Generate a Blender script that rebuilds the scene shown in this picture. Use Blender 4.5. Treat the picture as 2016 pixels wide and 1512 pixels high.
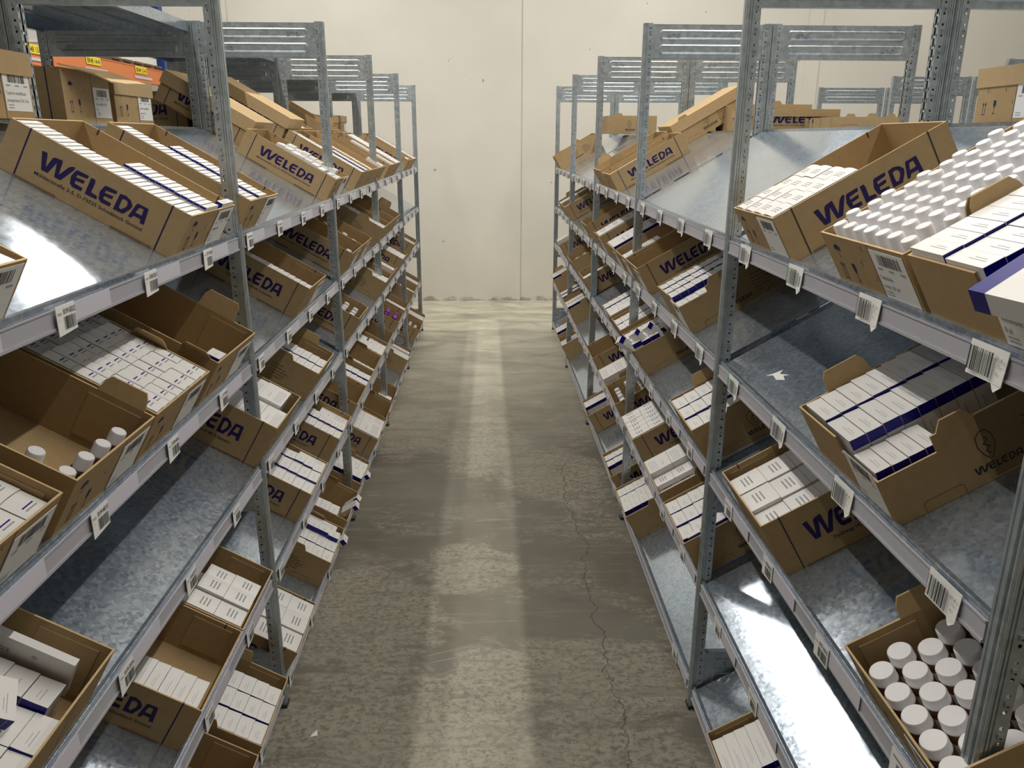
import bpy, math, random
from mathutils import Vector, Matrix
random.seed(11)
C = bpy.context.scene.collection
for o in list(bpy.data.objects): bpy.data.objects.remove(o)

# ------------------------------------------------------------------ camera
F_PX, PITCH, YAW, ROLL, CAM_H = 1549.7, 0.3022, 0.0298, -0.0027, 1.7374
def axes():
    fw = Vector((math.sin(YAW)*math.cos(PITCH), math.cos(YAW)*math.cos(PITCH), -math.sin(PITCH)))
    rt = Vector((math.cos(YAW), -math.sin(YAW), 0))
    up = rt.cross(fw)
    return (rt*math.cos(ROLL)-up*math.sin(ROLL)), (rt*math.sin(ROLL)+up*math.cos(ROLL)), fw
rt, up, fw = axes()
cd = bpy.data.cameras.new('camera'); cam = bpy.data.objects.new('camera', cd); C.objects.link(cam)
cd.sensor_fit = 'HORIZONTAL'; cd.sensor_width = 36; cd.lens = F_PX/2016*36; cd.clip_start = .02
cam.matrix_world = Matrix(((rt.x, up.x, -fw.x, 0), (rt.y, up.y, -fw.y, 0), (rt.z, up.z, -fw.z, CAM_H), (0, 0, 0, 1)))
bpy.context.scene.camera = cam

# ------------------------------------------------------------------ world, lights, exposure
W = bpy.data.worlds.new('world'); bpy.context.scene.world = W; W.use_nodes = True
W.node_tree.nodes['Background'].inputs[0].default_value = (1, .97, .92, 1)
W.node_tree.nodes['Background'].inputs[1].default_value = .3
vs = bpy.context.scene.view_settings
vs.view_transform = 'Standard'; vs.look = 'None'; vs.gamma = 1; vs.use_curve_mapping = False
vs.exposure = 0.0
LAMP_Z = 4.50
LAMP_W = 36.0
LAMPS = []
for X in (-1.50, 1.65):
    for k in range(5):
        LAMPS.append((X, .72+1.62*k, LAMP_W*(1.05 if k < 4 else .85)))
for X in (-4.4, 4.4):  # unseen outer rows, added as fill light
    for k in range(5):
        LAMPS.append((X, .3+1.9*k, LAMP_W*.45))
for X, Y, P in LAMPS:
    ld = bpy.data.lights.new('lamp_light', 'AREA'); ld.shape = 'RECTANGLE'; ld.size = .07; ld.size_y = 1.5
    ld.energy = P; ld.color = (1.0, .955, .87)
    lo = bpy.data.objects.new('lamp_light', ld); C.objects.link(lo); lo.location = (X, Y, LAMP_Z)

# ------------------------------------------------------------------ materials
MATS = {}
def nodes(name):
    m = bpy.data.materials.new(name); m.use_nodes = True; MATS[name] = m
    nt = m.node_tree
    return m, nt, nt.nodes['Principled BSDF']
def plain(name, col, rough=.6, metal=0, spec=.5, noise=0, nscale=30, bump=0):
    m, nt, b = nodes(name)
    b.inputs['Base Color'].default_value = (*col, 1); b.inputs['Roughness'].default_value = rough
    b.inputs['Metallic'].default_value = metal; b.inputs['Specular IOR Level'].default_value = spec
    if noise:
        tc = nt.nodes.new('ShaderNodeNewGeometry')
        n = nt.nodes.new('ShaderNodeTexNoise'); n.inputs['Scale'].default_value = nscale; n.inputs['Detail'].default_value = 4
        nt.links.new(tc.outputs['Position'], n.inputs['Vector'])
        r = nt.nodes.new('ShaderNodeValToRGB')
        r.color_ramp.elements[0].position = .3; r.color_ramp.elements[1].position = .7
        r.color_ramp.elements[0].color = (*[c*(1-noise) for c in col], 1)
        r.color_ramp.elements[1].color = (*[min(1, c*(1+noise)) for c in col], 1)
        nt.links.new(n.outputs[0], r.inputs[0]); nt.links.new(r.outputs[0], b.inputs['Base Color'])
        if bump:
            bp = nt.nodes.new('ShaderNodeBump'); bp.inputs['Strength'].default_value = bump; bp.inputs['Distance'].default_value = .001
            nt.links.new(n.outputs[0], bp.inputs['Height']); nt.links.new(bp.outputs[0], b.inputs['Normal'])
    return m
def galvanised(name, lo, hi, r0, r1, metal=.9, scale=70):
    m, nt, b = nodes(name)
    tc = nt.nodes.new('ShaderNodeNewGeometry')
    v = nt.nodes.new('ShaderNodeTexVoronoi'); v.inputs['Scale'].default_value = scale
    n = nt.nodes.new('ShaderNodeTexNoise'); n.inputs['Scale'].default_value = 5; n.inputs['Detail'].default_value = 6
    n2 = nt.nodes.new('ShaderNodeTexNoise'); n2.inputs['Scale'].default_value = scale*1.4; n2.inputs['Detail'].default_value = 3
    for q in (v, n, n2): nt.links.new(tc.outputs['Position'], q.inputs['Vector'])
    bw = nt.nodes.new('ShaderNodeRGBToBW'); nt.links.new(v.outputs['Color'], bw.inputs[0])
    a = nt.nodes.new('ShaderNodeMath'); a.operation = 'ADD'
    nt.links.new(bw.outputs[0], a.inputs[0]); nt.links.new(n.outputs[0], a.inputs[1])
    a1 = nt.nodes.new('ShaderNodeMath'); a1.operation = 'ADD'; nt.links.new(a.outputs[0], a1.inputs[0]); nt.links.new(n2.outputs[0], a1.inputs[1])
    a2 = nt.nodes.new('ShaderNodeMath'); a2.operation = 'MULTIPLY'; a2.inputs[1].default_value = .333; nt.links.new(a1.outputs[0], a2.inputs[0])
    r = nt.nodes.new('ShaderNodeValToRGB'); r.color_ramp.elements[0].position = .32; r.color_ramp.elements[1].position = .68
    r.color_ramp.elements[0].color = (*lo, 1); r.color_ramp.elements[1].color = (*hi, 1)
    nt.links.new(a2.outputs[0], r.inputs[0]); nt.links.new(r.outputs[0], b.inputs['Base Color'])
    mr = nt.nodes.new('ShaderNodeMapRange'); mr.inputs[1].default_value = .3; mr.inputs[2].default_value = .7
    mr.inputs[3].default_value = r0; mr.inputs[4].default_value = r1
    nt.links.new(a2.outputs[0], mr.inputs[0]); nt.links.new(mr.outputs[0], b.inputs['Roughness'])
    b.inputs['Metallic'].default_value = metal
    return m
galvanised('shelf_steel', (.31, .375, .46), (.54, .61, .70), .11, .19, .74, 120)
galvanised('post_steel', (.40, .45, .485), (.53, .585, .62), .30, .42, .74, 60)
for nm, wt in (('shelf_steel', .15), ('post_steel', .1)):
    b_ = MATS[nm].node_tree.nodes['Principled BSDF']; b_.inputs['Coat Weight'].default_value = wt; b_.inputs['Coat Roughness'].default_value = .07; b_.inputs['Coat IOR'].default_value = 1.75
plain('cardboard', (.40, .278, .142), .78, noise=.05, nscale=60, spec=.2)
plain('cardboard_light', (.47, .335, .185), .8, noise=.04, nscale=60, spec=.2)
plain('cardboard_edge', (.55, .40, .22), .85, noise=.12, nscale=400, spec=.1)
plain('ink_blue', (.016, .007, .080), .6, spec=.3)
plain('ink_black', (.025, .02, .022), .6)
plain('ink_crease', (.20, .12, .05), .8)
plain('carton_white', (.76, .745, .735), .42)
plain('carton_blue', (.007, .005, .20), .4, spec=.3)
plain('carton_print', (.42, .42, .46), .5)
plain('cap_white', (.72, .71, .73), .35)
plain('cap_purple', (.22, .02, .30), .35)
plain('amber_glass', (.09, .035, .012), .12, spec=.8)
plain('bottle_label', (.75, .72, .66), .5)
plain('paper_white', (.80, .80, .78), .6)
plain('paper_lilac', (.60, .58, .66), .35)
plain('rail_plastic', (.40, .395, .44), .28)
plain('barcode', (.03, .03, .035), .5)
plain('grey_text', (.30, .30, .31), .6)
plain('green_mark', (.05, .75, .12), .5)
plain('beam_orange', (.70, .21, .06), .5)
plain('sign_yellow', (.88, .72, .02), .5)
plain('upright_blue', (.01, .05, .28), .45)
plain('board_brown', (.16, .11, .07), .8)
plain('wrap_white', (.80, .80, .77), .4)
plain('ceiling_paint', (.72, .70, .66), .8)
plain('lamp_housing', (.8, .8, .8), .5)
plain('plastic_foot', (.03, .03, .03), .5)
plain('rust_red', (.35, .05, .03), .6)
# flat wall paint with marks and scuffs near the floor
def wall_mat(name='wall_paint', dirt=True):
    m, nt, b = nodes(name); N, L = nt.nodes, nt.links
    g = N.new('ShaderNodeNewGeometry')
    n = N.new('ShaderNodeTexNoise'); n.inputs['Scale'].default_value = 1.3; n.inputs['Detail'].default_value = 5; L.new(g.outputs['Position'], n.inputs['Vector'])
    r = N.new('ShaderNodeValToRGB'); r.color_ramp.elements[0].position = .35; r.color_ramp.elements[1].position = .65
    r.color_ramp.elements[0].color = (.74, .715, .65, 1); r.color_ramp.elements[1].color = (.79, .765, .70, 1)
    L.new(n.outputs[0], r.inputs[0]); out = r.outputs[0]
    if dirt:
        sp = N.new('ShaderNodeSeparateXYZ'); L.new(g.outputs['Position'], sp.inputs[0])
        mr = N.new('ShaderNodeMapRange'); mr.inputs[1].default_value = 0; mr.inputs[2].default_value = .16; mr.inputs[3].default_value = 1; mr.inputs[4].default_value = 0
        L.new(sp.outputs[2], mr.inputs[0])
        n2 = N.new('ShaderNodeTexNoise'); n2.inputs['Scale'].default_value = 7; n2.inputs['Detail'].default_value = 8; L.new(g.outputs['Position'], n2.inputs['Vector'])
        mu = N.new('ShaderNodeMath'); mu.operation = 'MULTIPLY'; L.new(mr.outputs[0], mu.inputs[0]); L.new(n2.outputs[0], mu.inputs[1])
        r2 = N.new('ShaderNodeValToRGB'); r2.color_ramp.elements[0].position = .40; r2.color_ramp.elements[1].position = .50
        L.new(mu.outputs[0], r2.inputs[0])
        n3 = N.new('ShaderNodeTexNoise'); n3.inputs['Scale'].default_value = 11; n3.inputs['Detail'].default_value = 2; L.new(g.outputs['Position'], n3.inputs['Vector'])
        r3 = N.new('ShaderNodeValToRGB'); r3.color_ramp.elements[0].position = .735; r3.color_ramp.elements[1].position = .76; L.new(n3.outputs[0], r3.inputs[0])
        ad = N.new('ShaderNodeMath'); ad.operation = 'ADD'; ad.use_clamp = True; L.new(r2.outputs[0], ad.inputs[0]); L.new(r3.outputs[0], ad.inputs[1])
        m2 = N.new('ShaderNodeMath'); m2.operation = 'MULTIPLY'; m2.inputs[1].default_value = .6; L.new(ad.outputs[0], m2.inputs[0])
        mx = N.new('ShaderNodeMixRGB'); mx.inputs[2].default_value = (.17, .15, .13, 1); L.new(m2.outputs[0], mx.inputs[0]); L.new(out, mx.inputs[1]); out = mx.outputs[0]
    L.new(out, b.inputs['Base Color']); b.inputs['Roughness'].default_value = .7
    return m
wall_mat()
def floor_mat():
    m, nt, b = nodes('floor_concrete'); N, L = nt.nodes, nt.links
    g = N.new('ShaderNodeNewGeometry')
    def noise(sx, sy, sc, det, rough=.6, dist=0, off=0):
        mp = N.new('ShaderNodeMapping'); mp.inputs['Scale'].default_value = (sx, sy, 1); mp.inputs['Location'].default_value = (off, off*.7, 0)
        L.new(g.outputs['Position'], mp.inputs[0])
        n = N.new('ShaderNodeTexNoise'); n.inputs['Scale'].default_value = sc; n.inputs['Detail'].default_value = det
        n.inputs['Roughness'].default_value = rough; n.inputs['Distortion'].default_value = dist; L.new(mp.outputs[0], n.inputs['Vector']); return n.outputs[0]
    def ramp(v, a, bb):
        r = N.new('ShaderNodeValToRGB'); r.color_ramp.elements[0].position = a; r.color_ramp.elements[1].position = bb; L.new(v, r.inputs[0]); return r.outputs[0]
    def mth(op, a, bb, cl=False):
        q = N.new('ShaderNodeMath'); q.operation = op; q.use_clamp = cl
        for i, x in enumerate((a, bb)):
            if isinstance(x, (int, float)): q.inputs[i].default_value = x
            else: L.new(x, q.inputs[i])
        return q.outputs[0]
    def mix(f, a, bb):
        q = N.new('ShaderNodeMixRGB')
        for i, x in enumerate((f, a, bb)):
            if isinstance(x, tuple): q.inputs[i].default_value = (*x, 1)
            elif isinstance(x, (int, float)): q.inputs[i].default_value = x
            else: L.new(x, q.inputs[i])
        return q.outputs[0]
    big = noise(1, 1, 1.1, 5, .6, .6)
    base = mix(ramp(big, .38, .62), (.145, .130, .104), (.195, .184, .150))
    # worn pale patches: blotch mask x fine streaks
    blotch = ramp(noise(.8, 1.1, 1.7, 4, .62, 1.3, 3.1), .50, .60)
    fine = ramp(noise(1, 3.2, 9, 9, .72, .8, 5.0), .44, .56)
    speck = ramp(noise(1, 1, 38, 5, .7, .3, 1.0), .40, .56)
    def blob(cx, cy, rx, ry):
        mp = N.new('ShaderNodeMapping'); mp.inputs['Location'].default_value = (-cx/rx, -cy/ry, 0); mp.inputs['Scale'].default_value = (1/rx, 1/ry, 0); L.new(g.outputs['Position'], mp.inputs[0])
        d = N.new('ShaderNodeVectorMath'); d.operation = 'LENGTH'; L.new(mp.outputs[0], d.inputs[0])
        return mth('SUBTRACT', 1.0, d.outputs['Value'], True)
    near = None
    for bb in ((-.50, 2.62, .42, .50), (-.42, 2.05, .55, .40), (.30, 2.20, .52, .38), (-.05, 2.10, .22, .42), (-.10, 2.95, .30, .28), (.10, 1.80, .8, .30), (-.03, 4.4, .35, .7), (.35, 3.9, .4, .5), (-.5, 4.6, .35, .7), (-.2, 5.6, .6, .8)):
        q = blob(*bb); near = q if near is None else mth('MAXIMUM', near, q)
    rough_edge = ramp(mth('ADD', mth('MULTIPLY', near, .50), mth('MULTIPLY', noise(.8, 1.5, 3.0, 8, .72, 1.6, 21), .72)), .46, .54)
    m1 = ramp(noise(1, 1.3, 42, 8, .8, .5, 8), .42, .52)
    m2 = ramp(noise(.6, 2.6, 7, 8, .74, 1.2, 15), .38, .50)
    mott = mth('MULTIPLY', m1, mth('ADD', mth('MULTIPLY', m2, .75), .25))
    def arcline(cx, cy, rad, wd):
        mp = N.new('ShaderNodeMapping'); mp.inputs['Location'].default_value = (-cx, -cy, 0); mp.inputs['Scale'].default_value = (1, 1, 0); L.new(g.outputs['Position'], mp.inputs[0])
        d = N.new('ShaderNodeVectorMath'); d.operation = 'LENGTH'; L.new(mp.outputs[0], d.inputs[0])
        return mth('LESS_THAN', mth('ABSOLUTE', mth('SUBTRACT', d.outputs['Value'], rad), 0), wd)
    arcs = None
    for aa in ((.16, 1.42, 1.02, .0035), (.10, 1.45, .93, .003), (.22, 1.50, .86, .004), (-.72, 1.75, .62, .003)):
        q = arcline(*aa); arcs = q if arcs is None else mth('MAXIMUM', arcs, q)
    arcs = mth('MULTIPLY', mth('MULTIPLY', arcs, ramp(noise(1, 1, 1.6, 3, .5, 0, 31), .48, .56)), .8)
    nearw = mth('MULTIPLY', rough_edge, mott)
    wear = mth('MAXIMUM', mth('MULTIPLY', mth('MULTIPLY', blotch, mth('MULTIPLY', fine, speck)), .8), nearw)
    streak = mth('MULTIPLY', ramp(noise(.5, 5, 4, 8, .7, .5, 9.0), .56, .66), .55)
    col = mix(mth('MULTIPLY', mth('MAXIMUM', mth('MAXIMUM', wear, arcs), streak), .62), base, (.40, .375, .30))
    dark = mth('MULTIPLY', ramp(noise(.6, 2.2, 2.6, 7, .6, .5, 12.0), .57, .70), .5)
    col = mix(dark, col, (.105, .095, .08))
    # floor colour paled toward the end wall, standing in for brighter light there
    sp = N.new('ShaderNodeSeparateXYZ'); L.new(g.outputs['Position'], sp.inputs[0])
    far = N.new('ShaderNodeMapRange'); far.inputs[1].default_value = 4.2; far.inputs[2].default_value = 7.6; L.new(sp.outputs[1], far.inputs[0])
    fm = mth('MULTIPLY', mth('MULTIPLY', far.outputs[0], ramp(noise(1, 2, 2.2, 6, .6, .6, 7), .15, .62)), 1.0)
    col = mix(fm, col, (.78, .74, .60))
    # long meandering crack on the right
    w = noise(0, 1, 2.3, 6, .65, 0, 2)
    cx = mth('ADD', mth('MULTIPLY', w, .34), .235)
    dx = mth('ABSOLUTE', mth('SUBTRACT', sp.outputs[0], cx), 0)
    ck = mth('LESS_THAN', dx, mth('MULTIPLY', noise(3, 3, 6, 3, .5, 0, 4), .0042))
    ck = mth('MULTIPLY', ck, mth('LESS_THAN', sp.outputs[1], 4.1))
    col = mix(mth('MULTIPLY', ck, .75), col, (.04, .036, .03))
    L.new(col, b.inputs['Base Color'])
    rr = mth('ADD', mth('MULTIPLY', wear, .2), .42); L.new(rr, b.inputs['Roughness'])
    b.inputs['Specular IOR Level'].default_value = .4
    bp = N.new('ShaderNodeBump'); bp.inputs['Strength'].default_value = .15; bp.inputs['Distance'].default_value = .002
    L.new(noise(1, 1, 60, 5), bp.inputs['Height']); L.new(bp.outputs[0], b.inputs['Normal'])
floor_mat()

# ------------------------------------------------------------------ mesh builder
class MB:
    def __init__(s): s.v = []; s.f = []; s.m = []; s.names = []; s.smooth = []
    def mi(s, name):
        if name not in s.names: s.names.append(name)
        return s.names.index(name)
    def add(s, vs, fs, mat, sm=False):
        o = len(s.v); s.v += [tuple(p) for p in vs]; i = s.mi(mat)
        for f in fs: s.f.append(tuple(o+k for k in f)); s.m.append(i); s.smooth.append(sm)
    def hexa(s, p, mat):   # p: 8 points, bottom ring then top ring
        s.add(p, [(0, 3, 2, 1), (4, 5, 6, 7), (0, 1, 5, 4), (1, 2, 6, 5), (2, 3, 7, 6), (3, 0, 4, 7)], mat)
    def box(s, x0, x1, y0, y1, z0, z1, mat):
        s.hexa([(x0, y0, z0), (x1, y0, z0), (x1, y1, z0), (x0, y1, z0), (x0, y0, z1), (x1, y0, z1), (x1, y1, z1), (x0, y1, z1)], mat)
    def poly(s, pts, mat): s.add(pts, [tuple(range(len(pts)))], mat)
    def flat(s, tris, org, r, u, mat, sx=1, sy=1):   # tris: (verts2d, faces) placed on org + x*r + y*u
        org, r, u = Vector(org), Vector(r), Vector(u)
        s.add([org+r*(x*sx)+u*(y*sy) for x, y in tris[0]], tris[1], mat)
    def rect(s, org, r, u, x0, x1, y0, y1, mat):
        s.flat((((x0, y0), (x1, y0), (x1, y1), (x0, y1)), ((0, 1, 2, 3),)), org, r, u, mat)
    def lathe(s, prof, cx, cy, mat, n=20, cap_lo=True, cap_hi=True):
        vs = []; fs = []
        for (r, z) in prof:
            for k in range(n):
                a = 2*math.pi*k/n; vs.append((cx+r*math.cos(a), cy+r*math.sin(a), z))
        for i in range(len(prof)-1):
            for k in range(n):
                k2 = (k+1) % n; fs.append((i*n+k, i*n+k2, (i+1)*n+k2, (i+1)*n+k))
        s.add(vs, fs, mat, True)
        if cap_lo: s.poly([vs[k] for k in range(n)][::-1], mat)
        if cap_hi: s.poly([vs[(len(prof)-1)*n+k] for k in range(n)], mat)
    def mesh(s, name):
        me = bpy.data.meshes.new(name); me.from_pydata(s.v, [], s.f)
        for n in s.names: me.materials.append(MATS[n])
        me.polygons.foreach_set('material_index', s.m); me.polygons.foreach_set('use_smooth', s.smooth)
        me.update(); return me
def link(name, me, parent=None, **kw):
    o = bpy.data.objects.new(name, me); C.objects.link(o)
    if parent: o.parent = parent
    for k, v in kw.items():
        if v is not None: o[k] = v
    return o
def structure(name, mb):
    o = link(name, mb.mesh(name)); o['kind'] = 'structure'; return o

FONT = {}
def text_tris(s, extrude=0):
    key = (s, extrude)
    if key in FONT: return FONT[key]
    cu = bpy.data.curves.new('t', 'FONT'); cu.body = s; cu.size = 1; cu.extrude = extrude; cu.resolution_u = 2; cu.offset = .012 if not extrude else 0
    o = bpy.data.objects.new('t', cu); C.objects.link(o)
    bpy.context.view_layer.update()
    me = bpy.data.meshes.new_from_object(o.evaluated_get(bpy.context.evaluated_depsgraph_get()))
    vs = [(v.co.x, v.co.y, v.co.z) for v in me.vertices]; fs = [tuple(p.vertices) for p in me.polygons]
    w = max([v[0] for v in vs] or [1])
    bpy.data.objects.remove(o); bpy.data.curves.remove(cu); bpy.data.meshes.remove(me)
    if not extrude: vs = [v[:2] for v in vs]
    FONT[key] = (vs, fs, w); return FONT[key]
def put_text(mb, s, org, r, u, height, mat, width=None, lift=None):
    vs, fs, w = text_tris(s)
    sx = (width/w) if width else height*1.38*.92
    mb.flat((vs, fs), org, r, u, mat, sx, height*1.38)
def stroke(pts, w0, closed=False):
    """thick polyline as one quad strip, widths constant, mitred"""
    n = len(pts); L = []; R = []
    for i in range(n):
        p = Vector(pts[i])
        a = Vector(pts[i-1]) if (i > 0 or closed) else None
        b = Vector(pts[(i+1) % n]) if (i < n-1 or closed) else None
        d1 = (p-a).normalized() if a is not None else (b-p).normalized()
        d2 = (b-p).normalized() if b is not None else d1
        t = (d1+d2).normalized(); nn = Vector((-t.y, t.x)); k = 1/max(.5, nn.dot(Vector((-d1.y, d1.x))))
        L.append(p+nn*w0/2*k); R.append(p-nn*w0/2*k)
    vs = [tuple(q) for q in L]+[tuple(q) for q in R]; m = n if closed else n-1
    return vs, [(i, (i+1) % n, n+(i+1) % n, n+i) for i in range(m)]
def logo():
    """big slanted-cut lettering, height 1"""
    Wp = [(0, .98), (.25, 1.0), (.39, .26), (.53, .9), (.62, .975), (.965, 1.03), (1.015, .23), (1.28, .83), (1.40, .97), (1.55, 1.03), (1.555, .89), (1.165, .015), (.87, .013), (.76, .78), (.545, .03), (.243, .027)]
    Ep = [(.095, .875), (.16, .95), (.30, .96), (.715, .973), (.68, .795), (.23, .726), (.215, .57), (.625, .63), (.607, .445), (.238, .40), (.25, .235), (.652, .218), (.634, .024), (.215, 0), (.07, .115), (0, .5)]
    Lp = [(0, .95), (.2, .955), (.24, .78), (.22, .24), (.53, .20), (.555, .02), (0, .0)]
    Do = [(.035, .93), (.30, .99), (.57, .89), (.735, .66), (.69, .42), (.475, .013), (0, 0)]; Di = [(.21, .24), (.2, .74), (.36, .79), (.51, .65), (.51, .47), (.337, .19)]
    Ao = [(.15, .87), (.2, .93), (.71, .94), (.79, .02), (.583, .01), (.572, .21), (.225, .217), (.148, .04), (0, .037)]; Ai = [(.235, .416), (.314, .763), (.52, .787), (.55, .43)]
    out = []
    for p, x in ((Wp, 0), (Ep, 1.52), (Lp, 2.34), (Ep, 2.90)): out.append(([(a+x, b) for a, b in p], [tuple(range(len(p)))]))
    # letters with a counter: band of quads between matched outlines
    D1 = [(.0, 0), (.035, .93), (.30, .99), (.57, .89), (.735, .66), (.69, .42), (.475, .013)]; D2 = [(.21, .22), (.2, .74), (.36, .79), (.46, .74), (.51, .62), (.50, .46), (.337, .19)]
    out.append(([(a+3.71, b) for a, b in D1+D2], [(k, (k+1) % 7, 7+(k+1) % 7, 7+k) for k in range(7)]))
    A = [(0, .037), (.15, .87), (.2, .93), (.71, .94), (.79, .02), (.583, .01), (.572, .21), (.225, .217), (.148, .04), (.235, .416), (.314, .763), (.52, .787), (.55, .43)]
    out.append(([(a+4.43, b) for a, b in A], [(0, 1, 9, 7, 8), (1, 2, 10, 9), (2, 3, 11, 10), (3, 4, 12, 11), (4, 5, 6, 12), (6, 7, 9, 12)]))
    vs = []; fs = []
    for v, f in out:
        o = len(vs); vs += v; fs += [tuple(o+k for k in q) for q in f]
    return vs, fs, 5.22
LOGO = logo()
def barcode(mb, org, r, u, x0, x1, y0, y1, seed=1, mat='barcode'):
    rnd = random.Random(seed); x = x0; n = 0
    while x < x1:
        w = (x1-x0)/44*rnd.choice((1, 1, 2, 3)); mb.rect(org, r, u, x, min(x+w, x1), y0, y1, mat); x += w+(x1-x0)/44*rnd.choice((1, 1, 2)); n += 1

# ------------------------------------------------------------------ room shell
WALL_Y = 8.72
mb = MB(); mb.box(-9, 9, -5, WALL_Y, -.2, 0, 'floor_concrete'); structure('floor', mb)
mb = MB()
for a, b_ in ((-9, -2.622), (-2.607, .347), (.362, 3.36), (3.375, 9)):
    mb.box(a, b_, WALL_Y, WALL_Y+.2, 0, 5.2, 'wall_paint')
mb.box(-9, 9, WALL_Y+.012, WALL_Y+.21, 0, 5.2, 'wall_paint')
structure('wall_back', mb)
mb = MB(); mb.box(-9.2, -9, -5, WALL_Y, 0, 5.2, 'wall_paint'); structure('wall_left', mb)
mb = MB(); mb.box(9, 9.2, -5, WALL_Y, 0, 5.2, 'wall_paint'); structure('wall_right', mb)
mb = MB(); mb.box(-9, 9, -5.2, -5, 0, 5.2, 'wall_paint'); structure('wall_front', mb)
mb = MB(); mb.box(-9, 9, -5, WALL_Y, 5.2, 5.4, 'ceiling_paint'); structure('ceiling', mb)
mb = MB(); mb.box(3.30, 3.44, WALL_Y-.018, WALL_Y-.002, 0, 5.2, 'wall_paint'); structure('trim_1', mb)
# lamp fixtures (above the frame), the outer rows unseen and added as fill
me = MB(); me.box(-.06, .06, -.76, .76, .004, .07, 'lamp_housing'); me.box(-.005, .005, -.6, -.59, .07, .70, 'lamp_housing'); me.box(-.005, .005, .59, .6, .07, .70, 'lamp_housing')
lampme = me.mesh('lamp_housing')
def ordinal(n): return ['first', 'second', 'third', 'fourth', 'fifth', 'sixth', 'seventh', 'eighth', 'ninth', 'tenth', 'eleventh', 'twelfth', 'thirteenth'][n-1]
for X, Y, P in LAMPS:
    o = link('ceiling_light', lampme); o.location = (X, Y, LAMP_Z+.001)
    o['label'] = 'white strip light hung above the shelving aisles, outer rows added as fill'; o['category'] = 'ceiling light'; o['group'] = 'strip lights over the aisles'

# ------------------------------------------------------------------ rack frames of reference
SL, SR = 1.2911, 1.3087
C30, S30, TAN = math.cos(math.pi/6), .5, .57735
def unit2(a, b): l = math.hypot(a, b); return Vector((a/l, b/l, 0))
RACK = {'L': dict(A=Vector((-.6565, 2.127, 0)), e=unit2(.0066, 1.2911), g=1, s=SL, Z=[1.499, 1.1535, .8400, .480, .0905]),
        'R': dict(A=Vector((.631, 2.088, 0)), e=unit2(-.007, 1.3087), g=-1, s=SR, Z=[1.4950, 1.1563, .8328, .4690, .0902])}
RACK['L']['n'] = Vector((-RACK['L']['e'].y, RACK['L']['e'].x, 0))
RACK['R']['n'] = Vector((RACK['R']['e'].y, -RACK['R']['e'].x, 0))
def place(side, u, v, z, slope=0.0, turn=0.0):
    k = RACK[side]; o = k['A']+k['e']*u+k['n']*v+Vector((0, 0, z))
    x = k['e']*k['g']; y = k['n']*math.cos(slope)+Vector((0, 0, math.sin(slope))); zz = x.cross(y)
    M = Matrix(((x.x, y.x, zz.x, o.x), (x.y, y.y, zz.y, o.y), (x.z, y.z, zz.z, o.z), (0, 0, 0, 1)))
    return M @ Matrix.Rotation(turn, 4, 'Z') if turn else M

# ------------------------------------------------------------------ posts and panels
PH = 2.176
CACHE = {}
def cached(key, fn):
    if key not in CACHE: CACHE[key] = fn()
    return CACHE[key]
def holes(mb, P, z0, z1, pitch, w, rx, rz, mat):
    """sheet in the plane P(a, z), a in [0,w], with one eight-sided hole per pitch"""
    n = int((z1-z0)/pitch); vs = []; fs = []
    for i in range(n):
        a0, b0 = 0, z0+i*pitch; b1 = b0+pitch; cz = b0+pitch/2; cx = w/2; o = len(vs)
        out = [(0, b0), (cx, b0), (w, b0), (w, cz), (w, b1), (cx, b1), (0, b1), (0, cz)]
        inn = [(cx+rx*math.cos(t), cz+rz*math.sin(t)) for t in [math.radians(q) for q in (225, 270, 315, 0, 45, 90, 135, 180)]]
        vs += [P(a, b) for a, b in out+inn]
        fs += [(o+k, o+(k+1) % 8, o+8+(k+1) % 8, o+8+k) for k in range(8)]
    mb.add(vs, fs, mat)
    if z0+n*pitch < z1-1e-4:
        b = z0+n*pitch; mb.add([P(0, b), P(w, b), P(w, z1), P(0, z1)], [(0, 1, 2, 3)], mat)
def post_mesh(flip):
    mb = MB(); m = 'post_steel'; S = -1 if flip else 1
    prof = [(-.0145, .014), (-.0145, .002), (-.012, -.0025), (-.009, -.0025), (-.0074, .0035), (-.0052, .0035), (-.0036, -.0035), (.0036, -.0035), (.0052, .0035), (.0074, .0035), (.009, -.0025), (.012, -.0025), (.0145, .002), (.0145, .014)]
    vs = [(u, v*S, z) for z in (0, PH) for u, v in prof]; n = len(prof)
    mb.add(vs, [(i, i+1, n+i+1, n+i) for i in range(n-1)], m)
    for sx in (-1, 1):
        # grooved flank of the nose, then a set-back flange with the slots
        a0, b0 = sx*.0145, sx*.0165
        for v0, v1 in ((.000, .004), (.0065, .0095), (.012, .0145)): mb.box(min(a0, b0), max(a0, b0), min(v0*S, v1*S), max(v0*S, v1*S), 0, PH, m)
        holes(mb, lambda a, z: (sx*.0145, (.014+a)*S, z), .02, PH, .025, .019, .0031, .0031, m)
        holes(mb, lambda a, z: (sx*(.0145-a), .033*S, z), .02, PH, .025, .010, .0022, .0065, m)
        for i in range(int(PH/.05)):
            z = .045+i*.05
            a, b = min(.0200*S, .0275*S), max(.0200*S, .0275*S)
            mb.box(min(sx*.0145, sx*.0172), max(sx*.0145, sx*.0172), a, b, z-.0040, z+.0045, m)
            mb.box(min(sx*.0173, sx*.0175), max(sx*.0173, sx*.0175), a+.002, b-.002, z-.0030, z-.0005, 'ink_black')
    mb.add([(a, b*S, PH) for a, b in prof], [tuple(range(n))], m)
    mb.box(-.018, .018, min(-.005*S, .036*S), max(-.005*S, .036*S), 0, .012, 'plastic_foot')
    return mb.mesh('upright')
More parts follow.
